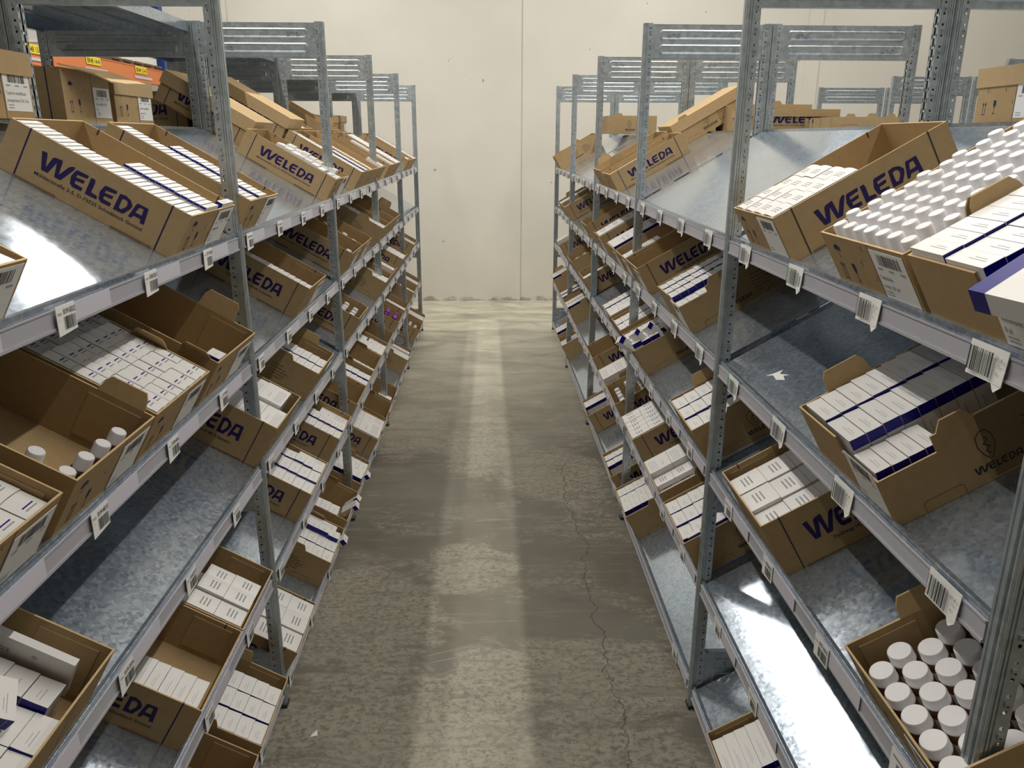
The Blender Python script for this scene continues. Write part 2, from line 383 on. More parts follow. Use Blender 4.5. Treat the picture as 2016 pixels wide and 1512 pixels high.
def rounded(x0, x1, z0, z1, r, n=4):
    pts = []
    for cx, cz, a in ((x1-r, z1-r, 0), (x0+r, z1-r, 90), (x0+r, z0+r, 180), (x1-r, z0+r, 270)):
        for k in range(n+1):
            t = math.radians(a+90*k/n); pts.append((cx+r*math.cos(t), cz+r*math.sin(t)))
    return pts
def panel_mesh(g, D):
    mb = MB(); m = 'post_steel'; h = .128; a, b = .018, D-.018
    near = -.011   # towards the camera side
    mb.box(min(g*near, g*(near+.002)), max(g*near, g*(near+.002)), a, b, 0, h, m)
    for z in (0, h-.002): mb.box(min(g*near, g*(near+.022)), max(g*near, g*(near+.022)), a+.02, b-.02, z, z+.002, m)
    for z0, z1 in ((.016, .054), (.070, .108)):
        L1 = rounded(a+.045, b-.045, z0, z1, .010); L2 = rounded(a+.049, b-.049, z0+.004, z1-.004, .008); n = len(L1)
        L3 = rounded(a+.056, b-.056, z0+.010, z1-.010, .006)
        vs = [(g*(near-.0004), y, z) for y, z in L1]+[(g*(near-.0024), y, z) for y, z in L2]+[(g*(near-.0012), y, z) for y, z in L3]
        mb.add(vs, [(i, (i+1) % n, n+(i+1) % n, n+i) for i in range(n)]+[(n+i, n+(i+1) % n, 2*n+(i+1) % n, 2*n+i) for i in range(n)]+[tuple(range(2*n, 3*n))], m)
    tv, tf, tw = text_tris('BITO', .05)
    for y0, z0 in ((a+.075, .080), (b-.135, .027)):
        s = .024
        sgn = 1 if g < 0 else -1     # reads left to right for someone coming up the aisle
        vs = [(g*(near-.003)-g*v[2]*s*1.2, (y0+v[0]*s if sgn > 0 else y0+tw*s-v[0]*s), z0+v[1]*s*.9) for v in tv]
        mb.add(vs, tf, m)
    for y in (a+.012, b-.012):
        for z in (.02, .064, .108): mb.lathe([(.004, 0), (.004, .001)], 0, 0, m, 6) if False else mb.box(min(g*(near-.004), g*near), max(g*(near-.004), g*near), y-.004, y+.004, z-.005, z+.005, m)
    return mb.mesh('end_panel')

# ------------------------------------------------------------------ shelves
def sloped_shelf(g, w, D):
    """origin: front top corner of the lip at u=0; slopes up into the rack"""
    mb = MB(); m = 'shelf_steel'; vb = D-.006; z = lambda v: -.012+TAN*(v-.012); t = .002
    def sheet(v0, z0, v1, z1, th=t, u0=0, u1=w, mat=m):
        dv, dz = v1-v0, z1-z0; l = math.hypot(dv, dz); nv, nz = -dz/l*th, dv/l*th
        q = [(v0, z0), (v1, z1), (v1-nv, z1-nz), (v0-nv, z0-nz)]
        a = [(g*u0, *p) for p in q]; b = [(g*u1, *p) for p in q]
        mb.hexa(a+b, mat)
    sheet(.012, -.012, vb, z(vb))
    mb.box(min(0, g*w), max(0, g*w), .004, .012, -.014, 0, m)
    mb.box(min(0, g*w), max(0, g*w), .0035, .006, -.044, -.001, m)
    sheet(vb, z(vb), vb+.002, z(vb)-.03)
    for u in (0, w-.002):
        sheet(.012, -.012-.006, vb, z(vb)-.006, .028, u, u+.002)
    mb.box(min(0, g*w), max(0, g*w), .004, .03, -.046, -.044, m)
    return mb.mesh('shelf')
def flat_shelf(g, w, D):
    mb = MB(); m = 'shelf_steel'; a, b = .004, D-.004; x0, x1 = min(0, g*w), max(0, g*w)
    mb.box(x0, x1, a, b, -.002, 0, m)
    for v in (a, b-.002): mb.box(x0, x1, v, v+.002, -.036, -.0021, m)
    for v in (a, b-.02): mb.box(x0, x1, v, v+.02, -.038, -.036, m)
    for k in range(1, 5): mb.box(x0, x1, a+(b-a)*k/5-.01, a+(b-a)*k/5+.01, -.006, -.0021, m)
    for u in (0, w-.002): mb.box(min(g*u, g*(u+.002)), max(g*u, g*(u+.002)), a, b, -.036, -.0021, m)
    return mb.mesh('shelf')
def rail_mesh(g, w):
    mb = MB(); x0, x1 = min(0, g*w), max(0, g*w)
    mb.box(x0, x1, .0012, .0034, -.042, -.012, 'rail_plastic')
    mb.box(x0, x1, -.0012, .0012, -.0445, -.040, 'rail_plastic')
    mb.box(x0, x1, -.0006, .0012, -.014, -.011, 'rail_plastic')
    return mb.mesh('label_rail')
def loc_label(g, kind, code, seed, lilac=.125):
    """origin at left end as seen from the aisle, on the rail face"""
    mb = MB(); R = Vector((1, 0, 0)) if g > 0 else Vector((1, 0, 0)); U = Vector((0, 0, 1))
    # someone in the aisle looks along +v; their right is local +x for both racks
    if kind == 'card':
        s = .058
        mb.hexa([(0, -.005, -.054), (s, -.004, -.051), (s, -.003, -.051), (0, -.004, -.054), (0, -.005, -.008), (s, -.004, -.008), (s, -.003, -.008), (0, -.004, -.008)], 'paper_white')
        if lilac: mb.box(s, s+lilac, -.0016, -.0012, -.0405, -.010, 'paper_lilac')
        o = (0, -.0056, 0)
        if code:
            put_text(mb, '4300-', (.003, -.0056, -.022), R, U, .0045, 'grey_text')
            put_text(mb, code, (.020, -.0056, -.022), R, U, .0085, 'ink_black', width=.036)
            put_text(mb, code[-2:], (.004, -.0056, -.030), R, U, .003, 'grey_text')
        else:
            mb.rect(o, R, U, .006, .05, -.020, -.016, 'grey_text')
        barcode(mb, o, R, U, .019, .054, -.046, -.026, seed)
    else:
        s = .078
        mb.hexa([(0, -.004, -.052), (s, -.006, -.050), (s, -.005, -.050), (0, -.003, -.052), (0, -.002, -.006), (s, -.002, -.006), (s, -.001, -.006), (0, -.001, -.006)], 'paper_white')
        mb.hexa([(s*.8, -.006, -.058), (s*.86, -.007, -.060), (s*.86, -.006, -.060), (s*.8, -.005, -.058), (s*.72, -.005, -.050), (s, -.005, -.050), (s, -.004, -.050), (s*.72, -.004, -.050)], 'paper_white')
        o = (0, -.0048, 0); U2 = Vector((0, -.03, 1)).normalized()
        barcode(mb, (0, -.0068, 0), R, Vector((0, .05, 1)), .007, .056, -.044, -.012, seed)
        if code:
            for i, t in enumerate(code): put_text(mb, t, (.060+.004*(i > 0), -.0066, -.020-.009*i), R, Vector((0, .05, 1)), .0050, 'grey_text')
        else: mb.rect((0, -.0066, 0), R, Vector((0, .05, 1)), .062, .070, -.040, -.016, 'grey_text')
        if seed % 5 == 2: mb.box(-.004, .0, -.003, -.002, -.034, -.012, 'green_mark')
    return mb.mesh('location_label')

def unit_root(side, u, v, z, label, group, name='shelving_unit', cat='shelving unit'):
    o = link(name, None); o.matrix_world = place(side, u, v, z); o.empty_display_size = .1
    o['label'] = label; o['category'] = cat; o['group'] = group
    return o
def child(name, me, root, loc=(0, 0, 0)):
    o = link(name, me, root); o.location = loc; return o
BAYPOS = ['nearest the camera', 'second from the camera', 'third from the camera', 'second from the back wall', 'nearest the back wall']
SIDE = {'L': 'left', 'R': 'right'}
NEAR_CODES = {('L', 0, 0, 1): '019-50/2', ('L', 0, 0, 2): '018-50/5', ('L', 0, 0, 3): '017-50/8', ('L', 1, 0, 1): '019-40/3', ('L', 1, 0, 2): '018-40/6', ('L', 1, 0, 3): '017-40/9',
              ('L', 2, 0, 1): '019-30/4', ('L', 2, 0, 2): '018-30/7', ('L', 3, 0, 3): '017-20/3',
              ('R', 2, 0, 2): '078-80/2', ('R', 2, 0, 1): '077-90/3', ('R', 0, 0, 0): ['EP -8', '77', '6'], ('R', 1, 0, 0): ['EP -8', '77', '4'], ('R', 1, 0, 1): ['EP -8', '77', '7'], ('R', 0, 0, 1): ['EP -8', '77', '9']}
DEPTH = .51
PANELS_Z = (.078, .69, PH-.132)
def frame(root, g, x, D):
    child('upright', cached('post', lambda: post_mesh(False)), root, (x, 0, 0))
    child('upright', cached('postb', lambda: post_mesh(True)), root, (x, D, 0))
    for z in PANELS_Z: child('end_panel', cached(('panel', g, D), lambda: panel_mesh(g, D)), root, (x, 0, z))
for side in 'LR':
    k = RACK[side]; g = k['g']
    edges = [-1.25 if side == 'R' else -k['s']]+[k['s']*i for i in range(5)]
    for b in range(5):
        u0, u1 = edges[b], edges[b+1]
        w = u1-u0-.044
        root = unit_root(side, u0, 0, 0, f'galvanised slanted-shelf picking rack along the {SIDE[side]} of the aisle, bay {BAYPOS[b] if b >= 0 else "beside the camera"}', f'{SIDE[side]} picking rack bays')
        frame(root, g, 0, DEPTH)
        if b == 4: frame(root, g, g*(u1-u0), DEPTH)
        for lev in range(5):
            sh = child('shelf', cached(('sh', g, round(w, 4)), lambda: sloped_shelf(g, w, DEPTH)), root, (g*.022, 0, k['Z'][lev]))
            child('label_rail', cached(('rail', g, round(w, 4)), lambda: rail_mesh(g, w)), sh)
            for j in range(4):
                code = NEAR_CODES.get((side, lev, b, j)); seed = b*4+j+lev*3
                if side == 'L' or lev >= 2: kind = 'card'
                else: kind = 'flag'
                if side == 'L': lu = .035+j*.3195
                else: lu = {'card': .17+j*.30, 'flag': .16+j*.325}[kind]+(u1-u0-1.3)
                key = ('lab', kind, str(code), seed % 4 if not code else 0, side)
                me = cached(key, lambda: loc_label(g, kind, code, seed, .125 if side == 'L' or lev >= 2 else 0))
                x = lu-.022 if g > 0 else -(lu-.022)-.04
                child('location_label', me, sh, (x, 0, 0))
                if lev == 4 and side == 'R': break
# rear racks, back to back with the picking racks: flat shelves
for side, tops in (('L', (1.778, PH-.004)), ('R', (1.776,))):
    k = RACK[side]; g = k['g']
    edges = [-1.25 if side == 'R' else -k['s']]+[k['s']*i for i in range(5)]
    for b in range(5):
        u0, u1 = edges[b], edges[b+1]; w = u1-u0-.044; D = .60
        root = unit_root(side, u0, .517, 0, f'galvanised flat-shelf rack backing onto the {SIDE[side]} picking rack, bay {BAYPOS[b]}', f'racks behind the {SIDE[side]} picking rack')
        frame(root, g, 0, D)
        if b == 4: frame(root, g, g*(u1-u0), D)
        for z in tops+(1.18, .62, .1):
            child('shelf', cached(('fsh', g, round(w, 4), D), lambda: flat_shelf(g, w, D)), root, (g*.022, 0, z))
# third run beyond the right rear rack
k = RACK['R']
for row, v in enumerate((2.325, 2.93)):
    for b in range(1, 5):
        u0 = k['s']*(b-1); w = k['s']-.044
        root = unit_root('R', u0, v, 0, f'galvanised rack in {"next" if row == 0 else "farther"} aisle to the right, bay {BAYPOS[b] if b < 4 else "against the back wall"}', 'racks in the next aisle on the right')
        frame(root, -1, 0, .58)
        if b == 4: frame(root, -1, -k['s'], .58)
        for z in (1.3, .7, .1): child('shelf', cached(('fsh', -1, round(w, 4), .58), lambda: flat_shelf(-1, w, .58)), root, (-.022, 0, z))

# ------------------------------------------------------------------ cardboard boxes
T = .0035
def umbrella(mb, org, r, u, s, mat):
    pts = [(math.cos(math.radians(a))*.5, .55+math.sin(math.radians(a))*.42) for a in range(0, 181, 20)]
    mb.flat((pts, (tuple(range(len(pts))),)), org, r, u, mat, s, s)
    v, f = stroke([Vector(p) for p in [(0, .55), (0, .1), (.08, .02), (.16, .1)]], .05); mb.flat((v, f), org, r, u, mat, s, s)
def arrows(mb, org, r, u, s, mat):
    for dx in (0, .35):
        mb.rect(org, r, u, (dx-.03)*s, (dx+.03)*s, 0, .8*s, mat)
        mb.flat((((dx-.12, .75), (dx+.12, .75), (dx, 1.05)), ((0, 1, 2),)), org, r, u, mat, s, s)
    mb.rect(org, r, u, -.1*s, .45*s, -.12*s, -.05*s, mat)
def goblet(mb, org, r, u, s, mat):
    mb.flat((((-.18, 1.0), (.18, 1.0), (.17, .62), (.03, .42), (-.03, .42), (-.17, .62)), ((0, 1, 2, 3, 4, 5),)), org, r, u, mat, s, s)
    mb.rect(org, r, u, -.02*s, .02*s, .0, .45*s, mat); mb.rect(org, r, u, -.16*s, .16*s, -.06*s, 0, mat)
def box_mesh(g, w, L, h, style, cut=0, inner_line=True):
    """x = g*d (d from the side facing the camera), y up the slope from the front, z up from the base"""
    mb = MB(); m = 'cardboard'; e = 'cardboard_edge'
    def B(d0, d1, y0, y1, z0, z1, mat=m): mb.box(min(g*d0, g*d1), max(g*d0, g*d1), y0, y1, z0, z1, mat)
    B(0, w, 0, L, 0, T)
    hn = h
    B(w-T, w, 0, L, T, h)
    B(T, w-T, L-T, L, T, h)
    if cut:      # torn or folded-down part of the camera-side wall and front
        mb.hexa([(0, 0, T), (g*T, 0, T), (g*T, L, T), (0, L, T), (0, 0, h-cut), (g*T, 0, h-cut), (g*T, .10, h-cut*.9), (0, .10, h-cut*.9)], m) if False else None
        B(0, T, 0, .10, T, h-cut); B(0, T, .10, L, T, h)
        B(0, T, .17, L, T, h)
        B(T, w*.45, 0, T, T, h-cut); B(w*.45, w-T, 0, T, T, h)
    else:
        B(0, T, 0, L, T, h); B(T, w-T, 0, T, T, h)
    # raw cut edge along the rim
    zz = h+.0004
    B(w-T, w, 0, L, h, zz, e); B(T, w-T, L-T, L, h, zz, e)
    if cut: B(0, T, .10, L, h, zz, e); B(0, T, 0, .10, h-cut, h-cut+.0004, e); B(T, w*.45, 0, T, h-cut, h-cut+.0004, e); B(w*.45, w-T, 0, T, h, zz, e)
    else: B(0, T, 0, L, h, zz, e); B(T, w-T, 0, T, h, zz, e)
    # inner corner flaps folded against the end walls
    B(w-T-.003, w-T, .02, .12, .02, h-.012); B(T, T+.003, L-.13, L-.02, .02, h-.012)
    # print on the camera side
    org = lambda y, z: (-g*.0004, y, z)
    sg = -1 if g > 0 else 1     # reading direction along y
    R = Vector((0, sg, 0)); U = Vector((0, 0, 1))
    if style in 'MD':
        for y in (.042, L-.042): mb.rect(org(y, 0), R, U, -.0015, .0015, .0, h, 'ink_blue' if style == 'M' else 'ink_black')
        for y in (.042, L-.042):
            B(-.0003, T, y-.0015, y+.0015, h+.0005, h+.0008, 'ink_blue'); B(w-T-.0004, w, y-.0015, y+.0015, h+.0005, h+.0008, 'ink_black'); B(w-T-.0005, w-T, y-.0015, y+.0015, h-.012, h, 'ink_black')
        tw = L*.60; s = tw/LOGO[2]
        y0 = L-.076 if g > 0 else .080
        mb.flat((LOGO[0], LOGO[1]), org(y0, h*.36), R, U, 'ink_blue', s, h*.37)
        st = 'Möhlerstraße 3-5, D-73525 Schwäbisch Gmünd' if style == 'M' else 'Dychweg 14, CH-4144 Arlesheim'
        tl = tw*1.0 if style == 'M' else tw*.72
        y1 = y0 if style == 'M' else y0-(tw*.20 if g > 0 else -tw*.20)
        put_text(mb, st, org(y1, h*.225), R, U, h*.072, 'ink_black', width=tl)
        for yy in (.05, L-.13):
            mb.box(min(-g*.0012, 0), max(-g*.0012, 0), yy, yy+.09, 0, .004, 'ink_crease')
    elif style == 'U':
        s = L*.15/LOGO[2]; y0 = L*.36 if g < 0 else L*.66
        mb.flat((LOGO[0], LOGO[1]), org(y0, h*.16), R, U, 'ink_black', s*1.35, h*.115)
        lines = ['WELEDA (UK)', 'Anthroposophic and', 'Homoeopathic Medicines', 'and Natural Toiletries', 'Ilkeston, Derbyshire', 'DE7 8DR']
        ly = y0+(L*.24 if g < 0 else -L*.24)
        for i, t in enumerate(lines): put_text(mb, t, org(ly, h*(.66-.095*i)), R, U, h*.045, 'ink_black')
        em = [(.0, -.5), (-.18, -.3), (-.34, .05), (-.30, .38), (-.08, .55), (.16, .52), (.32, .3), (.34, -.02), (.2, -.3), (.06, -.5)]
        v, f = stroke([Vector(p) for p in em], .035); mb.flat((v, f), org(y0+sg*L*.08, h*.52), R, U, 'ink_black', h*.34, h*.42)
        em = [(0, .3), (.12, .2), (-.1, .08), (.12, -.05), (-.08, -.18), (.08, -.32)]
        v, f = stroke([Vector(p) for p in em], .035); mb.flat((v, f), org(y0+sg*L*.08, h*.52), R, U, 'ink_black', h*.34, h*.42)
        for yy in (L*.13, L*.70):
            v, f = stroke([Vector(p) for p in [(0, 0), (0, .016), (.006, .020), (.062, .020), (.068, .016), (.068, 0)]], .0012)
            mb.flat((v, f), org(yy if g < 0 else yy+.068, .0), R, U, 'ink_crease')
    elif style == 'N':
        for yy in (L*.13, L*.70):
            v, f = stroke([Vector(p) for p in [(0, 0), (0, .016), (.006, .020), (.062, .020), (.068, .016), (.068, 0)]], .0012)
            mb.flat((v, f), org(yy if g < 0 else yy+.068, .0), R, U, 'ink_crease')
    # marks on the end that faces the aisle
    fo = lambda x, z: (x, -.0004, z); X = Vector((1, 0, 0)); xl = 0 if g > 0 else -w
    if not cut:
        umbrella(mb, fo(xl+w*.16, h*.60), X, U, .026, 'ink_blue'); arrows(mb, fo(xl+w*.12, h*.22), X, U, .030, 'ink_blue'); goblet(mb, fo(xl+w*.30, h*.22), X, U, .034, 'ink_blue')
        for q, (cx, cz, s1) in enumerate(((.45, .62, 1), (.56, .40, -1), (.52, .9, 1))):
            v, f = stroke([Vector((0, 0)), Vector((-.004*s1, .005)), Vector((0, .010))], .0013); mb.flat((v, f), fo(xl+w*cx, h*cz-.005), X, U, 'ink_blue')
        mb.rect(fo(xl+w*.60, 0), X, U, -.0008, .0008, 0, h, 'ink_blue')
    return mb.mesh('body')
def ship_label(text, seed=1):
    mb = MB(); mb.box(0, .105, -.0006, 0, 0, .088, 'paper_white'); o = (0, -.0009, 0); X = Vector((1, 0, 0)); U = Vector((0, 0, 1))
    barcode(mb, o, X, U, .020, .088, .062, .082, seed, 'barcode')
    for i, x in enumerate((.01, .045, .08)): mb.rect(o, X, U, x, x+.016, .054, .057, 'grey_text')
    if text:
        for i, t in enumerate(text): put_text(mb, t, (.006, -.0009, .036-.016*i), X, U, .0078, 'grey_text')
    else:
        for i in range(2): mb.rect(o, X, U, .008, .09-.02*i, .036-.013*i, .041-.013*i, 'grey_text')
    for i in range(2): mb.rect(o, X, U, .008, .03, .012-.006*i, .014-.006*i, 'grey_text')
    return mb.mesh('shipping_label')
def flap_mesh(l, hh, lean, g):
    mb = MB(); r = .012; pts = [(0, 0), (l, 0), (l-.004, hh-r), (l-r, hh), (r, hh), (.004, hh-r)]
    a = [(0-g*0, p[0], p[1]) for p in pts]
    A = [(lean*p[1]*g, p[0], p[1]) for p in pts]; Bp = [(lean*p[1]*g+g*T, p[0], p[1]) for p in pts]; n = len(pts)
    mb.add(A+Bp, [tuple(range(n)), tuple(range(2*n-1, n-1, -1))]+[(i, (i+1) % n, n+(i+1) % n, n+i) for i in range(n)], 'cardboard')
    return mb.mesh('flap')
def lid_mesh(g, w, L, hl):
    mb = MB()
    def B(d0, d1, y0, y1, z0, z1, mat='cardboard_light'): mb.box(min(g*d0, g*d1), max(g*d0, g*d1), y0, y1, z0, z1, mat)
    B(0, w, 0, L, hl-T, hl); B(0, T, 0, L, 0, hl-T); B(w-T, w, 0, L, 0, hl-T); B(T, w-T, 0, T, 0, hl-T); B(T, w-T, L-T, L, 0, hl-T)
    return mb.mesh('lid')
class BoxRef: pass
CONT = []
def cardboard_box(side, M, w=.29, L=.39, h=.12, style='M', cut=0, flaps=(), lid=False, label='', group=None, ship=None):
    g = RACK[side]['g']
    root = link('cardboard_box', None); root.matrix_world = M; root.empty_display_size = .05
    root['label'] = label; root['category'] = 'cardboard box'
    if group: root['group'] = group
    child('body', cached(('body', g, w, L, h, style, cut), lambda: box_mesh(g, w, L, h, style, cut)), root)
    for (wall, y0, l, hh, lean) in flaps:
        me = cached(('flap', l, hh, lean, g), lambda: flap_mesh(l, hh, lean, g))
        if wall == 'n': child('flap', me, root, (0, y0, h+.0006))
        else: child('flap', me, root, (g*(w-T), y0, h+.0006))
    if lid:
        hl = .052 if h > .1 else .032; lm = cached(('lid', g, w, L, hl), lambda: lid_mesh(g, w+.012, L+.012, hl)); child('lid', lm, root, (-g*.006, -.006, h-hl+.006))
    if ship is not None:
        me = cached(('ship', str(ship)), lambda: ship_label(ship or None, len(str(ship)))); o = child('shipping_label', me, root, ((w-.112) if g > 0 else -.112+.0, -.0005, h*.12))
        if g < 0: o.location = (-.112, -.0005, h*.12)
        if h < .1: o.scale = (.9, 1, .8)
    return root

# ------------------------------------------------------------------ contents
def carton_mesh(kind, sx, sy, sz, g):
    mb = MB(); x0, x1 = min(0, g*sx), max(0, g*sx)
    dt = .0020 if kind in ('wl', 'pw', 'wb') and sy < .05 else 0    # tops sit slightly askew, like flaps of a closed carton
    mb.hexa([(x0, 0, 0), (x1, 0, 0), (x1, sy, 0), (x0, sy, 0), (x0, 0, sz+.0002), (x1, 0, sz+.0002), (x1, sy, sz-dt), (x0, sy, sz-dt)], 'carton_white'); R = Vector((0, -1 if g > 0 else 1, 0)); U = Vector((0, 0, 1))
    org = (-g*.0003, 0, 0); s = -1 if g > 0 else 1
    def side_rect(y0, y1, z0, z1, mat, dx=.0003):
        mb.add([(-g*dx, y0, z0), (-g*dx, y1, z0), (-g*dx, y1, z1), (-g*dx, y0, z1)], [(0, 1, 2, 3)], mat)
    def top_rect(a0, a1, b0, b1, mat, dz=.0003):
        q = lambda b: sz+dz+.0002-(dt+.0002)*b/sy
        mb.add([(g*a0, b0, q(b0)), (g*a1, b0, q(b0)), (g*a1, b1, q(b1)), (g*a0, b1, q(b1))], [(0, 1, 2, 3)], mat)
    if kind in ('wb', 'wx'):
        side_rect(0, sy, sz-(.020 if kind == 'wb' else .033), sz-.0005, 'carton_blue'); side_rect(sy*.3, sy*.36, .02, sz-.035, 'carton_print')
        top_rect(sx*.15, sx*.6, sy*.42, sy*.46, 'carton_print'); top_rect(sx*.2, sx*.5, sy*.58, sy*.61, 'carton_print')
    elif kind == 'wl':
        side_rect(0, sy, sz-.006, sz-.0005, 'carton_blue'); top_rect(0, sx*.03, 0, sy, 'carton_blue')
        top_rect(sx*.3, sx*.65, sy*.46, sy*.51, 'carton_print')
    elif kind == 'pw':
        top_rect(sx*.25, sx*.6, sy*.4, sy*.46, 'carton_print')
    elif kind in ('lb', 'tin'):
        # domed top sheet with a short line of print
        n = 5
        for i in range(n):
            a, b = i/n, (i+1)/n; za = sz+.0012+.003*math.sin(math.pi*a); zb = sz+.0012+.003*math.sin(math.pi*b)
            mb.add([(g*sx*a, 0, za), (g*sx*b, 0, zb), (g*sx*b, sy, zb), (g*sx*a, sy, za)], [(0, 1, 2, 3)], 'carton_white', True)
        for k in range(3 if kind == 'lb' else 2):
            c = .30+.13*k
            mb.add([(g*sx*.25, sy*c, sz+.0040), (g*sx*.72, sy*c, sz+.0042), (g*sx*.72, sy*(c+.05), sz+.0042), (g*sx*.25, sy*(c+.05), sz+.0040)], [(0, 1, 2, 3)], 'carton_blue' if (kind == 'tin' and k) else 'grey_text')
        if kind == 'lb': side_rect(sy*.2, sy*.7, sz*.80, sz*.84, 'grey_text'); side_rect(sy*.35, sy*.55, sz*.70, sz*.73, 'grey_text')
    elif kind == 'pk':
        for k in range(5): top_rect(sx*.1, sx*.8, sy*(.12+.07*k), sy*(.14+.07*k), 'carton_print')
        top_rect(sx*.2, sx*.5, sy*.66, sy*.69, 'carton_print'); side_rect(sy*.15, sy*.7, sz*.72, sz*.76, 'grey_text'); side_rect(sy*.3, sy*.5, sz*.62, sz*.65, 'grey_text')
    return mb.mesh('carton')
def bottle_parts(kind):
    r, h = {'btl': (.0165, .078), 'cap': (.0165, .075), 'capp': (.017, .075), 'jar': (.0225, .085)}[kind]
    b = MB(); cr = r*.78 if kind != 'jar' else r*.88
    b.lathe([(r*.9, 0), (r, .003), (r, h*.70), (r*.9, h*.78), (cr*.85, h*.82), (cr*.85, h*.9)], 0, 0, 'amber_glass', 16, True, True)
    b.lathe([(r+.0003, h*.12), (r+.0003, h*.62)], 0, 0, 'bottle_label', 16, False, False)
    c = MB(); m = 'cap_purple' if kind == 'capp' else 'cap_white'; R = {'btl': .0125, 'cap': .0135, 'capp': .014, 'jar': .0198}[kind]; H = {'btl': .030, 'cap': .020, 'capp': .018, 'jar': .016}[kind]
    c.lathe([(R*1.03, -.003), (R*1.03, -.0005), (R, 0), (R, H-.002), (R-.0015, H)], 0, 0, m, 22, True, True)
    return b.mesh('bottle_body'), c.mesh('cap'), h*.84, H
KNAME = {'wx': ('blue_banded_carton', 'tall white carton with broad blue band', 'carton'), 'wb': ('blue_banded_carton', 'white carton with blue end band', 'carton'), 'wl': ('thin_carton', 'thin white carton with blue edge', 'carton'),
         'pw': ('plain_carton', 'small plain white carton', 'carton'), 'lb': ('printed_carton', 'cream white carton with printed top', 'carton'),
         'tin': ('printed_carton', 'small white carton with printed end', 'carton'), 'pk': ('medicine_pack', 'large white printed medicine pack', 'carton'),
         'btl': ('medicine_bottle', 'small bottle with tall white screw cap', 'bottle'), 'cap': ('medicine_bottle', 'amber bottle with white screw cap', 'bottle'),
         'capp': ('medicine_bottle', 'bottle with purple screw cap', 'bottle'), 'jar': ('medicine_jar', 'brown glass jar with flat white lid', 'jar')}
PEND = []
def flush():
    """the 300 of each kind that stand nearest are things of their own; the far rest is one object"""
    kinds = {}
    for p in PEND: kinds.setdefault(p[0], []).append(p)
    eye = Vector((0, 0, CAM_H))
    for nm, lst in kinds.items():
        lst.sort(key=lambda p: (p[2].translation-eye).length/(max(max(v.co[i] for v in p[1].vertices)-min(v.co[i] for v in p[1].vertices) for i in range(2))))
        for nm_, me, m2, lab, cat, grp in lst[:300]:
            o = link(nm, me); o.matrix_world = m2; o['label'] = lab; o['category'] = cat; o['group'] = grp
        rest = lst[300:]
        if rest:
            names = []; vs = []; fs = []; ms = []
            for _, me, m2, *_r in rest:
                k = len(vs); vs += [tuple(m2 @ v.co) for v in me.vertices]
                for p in me.polygons:
                    n = me.materials[p.material_index].name
                    if n not in names: names.append(n)
                    fs.append(tuple(k+i for i in p.vertices)); ms.append(names.index(n))
            me = bpy.data.meshes.new(nm+'_rows'); me.from_pydata(vs, [], fs)
            for n in names: me.materials.append(MATS[n])
            me.polygons.foreach_set('material_index', ms); me.update()
            look = {'blue_banded_carton': 'blue-banded white', 'thin_carton': 'thin white', 'plain_carton': 'plain small white'}[nm]
            o = link(nm+'_rows', me); o['kind'] = 'stuff'; o['label'] = f'rows of {look} medicine cartons in the boxes farthest down the aisle'; o['category'] = 'cartons'
def fill(side, M, where, spec):
    g = RACK[side]['g']; rnd = random.Random(where)
    for sp in spec:
        kind, d0, d1, y0, y1, nd, ny, top = sp[:8]; jit = sp[8] if len(sp) > 8 else .0012; lean = sp[9] if len(sp) > 9 else 0
        nm, look, cat = KNAME[kind]; lab = f'{look} inside {where}'; grp = f'{KNAME[kind][1]}s inside {where}'
        if kind in ('btl', 'cap', 'capp', 'jar'):
            b, c, zc, H = cached(('bt', kind), lambda: bottle_parts(kind))
            for i in range(ny):
                for j in range(nd):
                    d = d0+(d1-d0)*(j+.5+(.22 if i % 2 else -.22)*(nd > 2))/nd; y = y0+(y1-y0)*(i+.5)/ny
                    r = link(nm, None); r.matrix_world = M @ Matrix.Translation((g*d, y, max(.0045, top-zc-H+rnd.uniform(-jit, jit)))); r.empty_display_size = .02
                    child('bottle_body', b, r); child('cap', c, r, (0, 0, zc)); r['label'] = lab; r['category'] = cat; r['group'] = grp
            continue
        cw, cl = (d1-d0)/nd, (y1-y0)/ny
        sz = top-.006
        me = cached((kind, round(cw, 4), round(cl, 4), round(sz, 3), g), lambda: carton_mesh(kind, cw-.0010, cl-.0010, sz, g))
        for i in range(ny):
            for j in range(nd):
                z = .0045+rnd.uniform(0, jit)
                m2 = M @ Matrix.Translation((g*(d0+cw*j+.0005), y0+cl*i+.0005+rnd.uniform(-.0002, .0002), z))
                if lean: m2 = m2 @ Matrix.Rotation(lean+rnd.uniform(-.05, .05), 4, 'X')
                PEND.append((nm, me, m2, lab, cat, grp))
def loose(side, M, where, kind, d, y, z, size, rot, label):
    g = RACK[side]['g']; nm, look, cat = KNAME[kind]
    me = cached((kind, 'loose', size, g), lambda: carton_mesh(kind, *size, g))
    o = link(nm, me); o.matrix_world = M @ Matrix.Translation((g*d, y, z)) @ Matrix.Rotation(rot[0], 4, 'X') @ Matrix.Rotation(rot[1], 4, 'Y') @ Matrix.Rotation(rot[2], 4, 'Z')
    o['label'] = label; o['category'] = cat
    return o
LEVN = ['top', 'second', 'third', 'fourth', 'bottom']
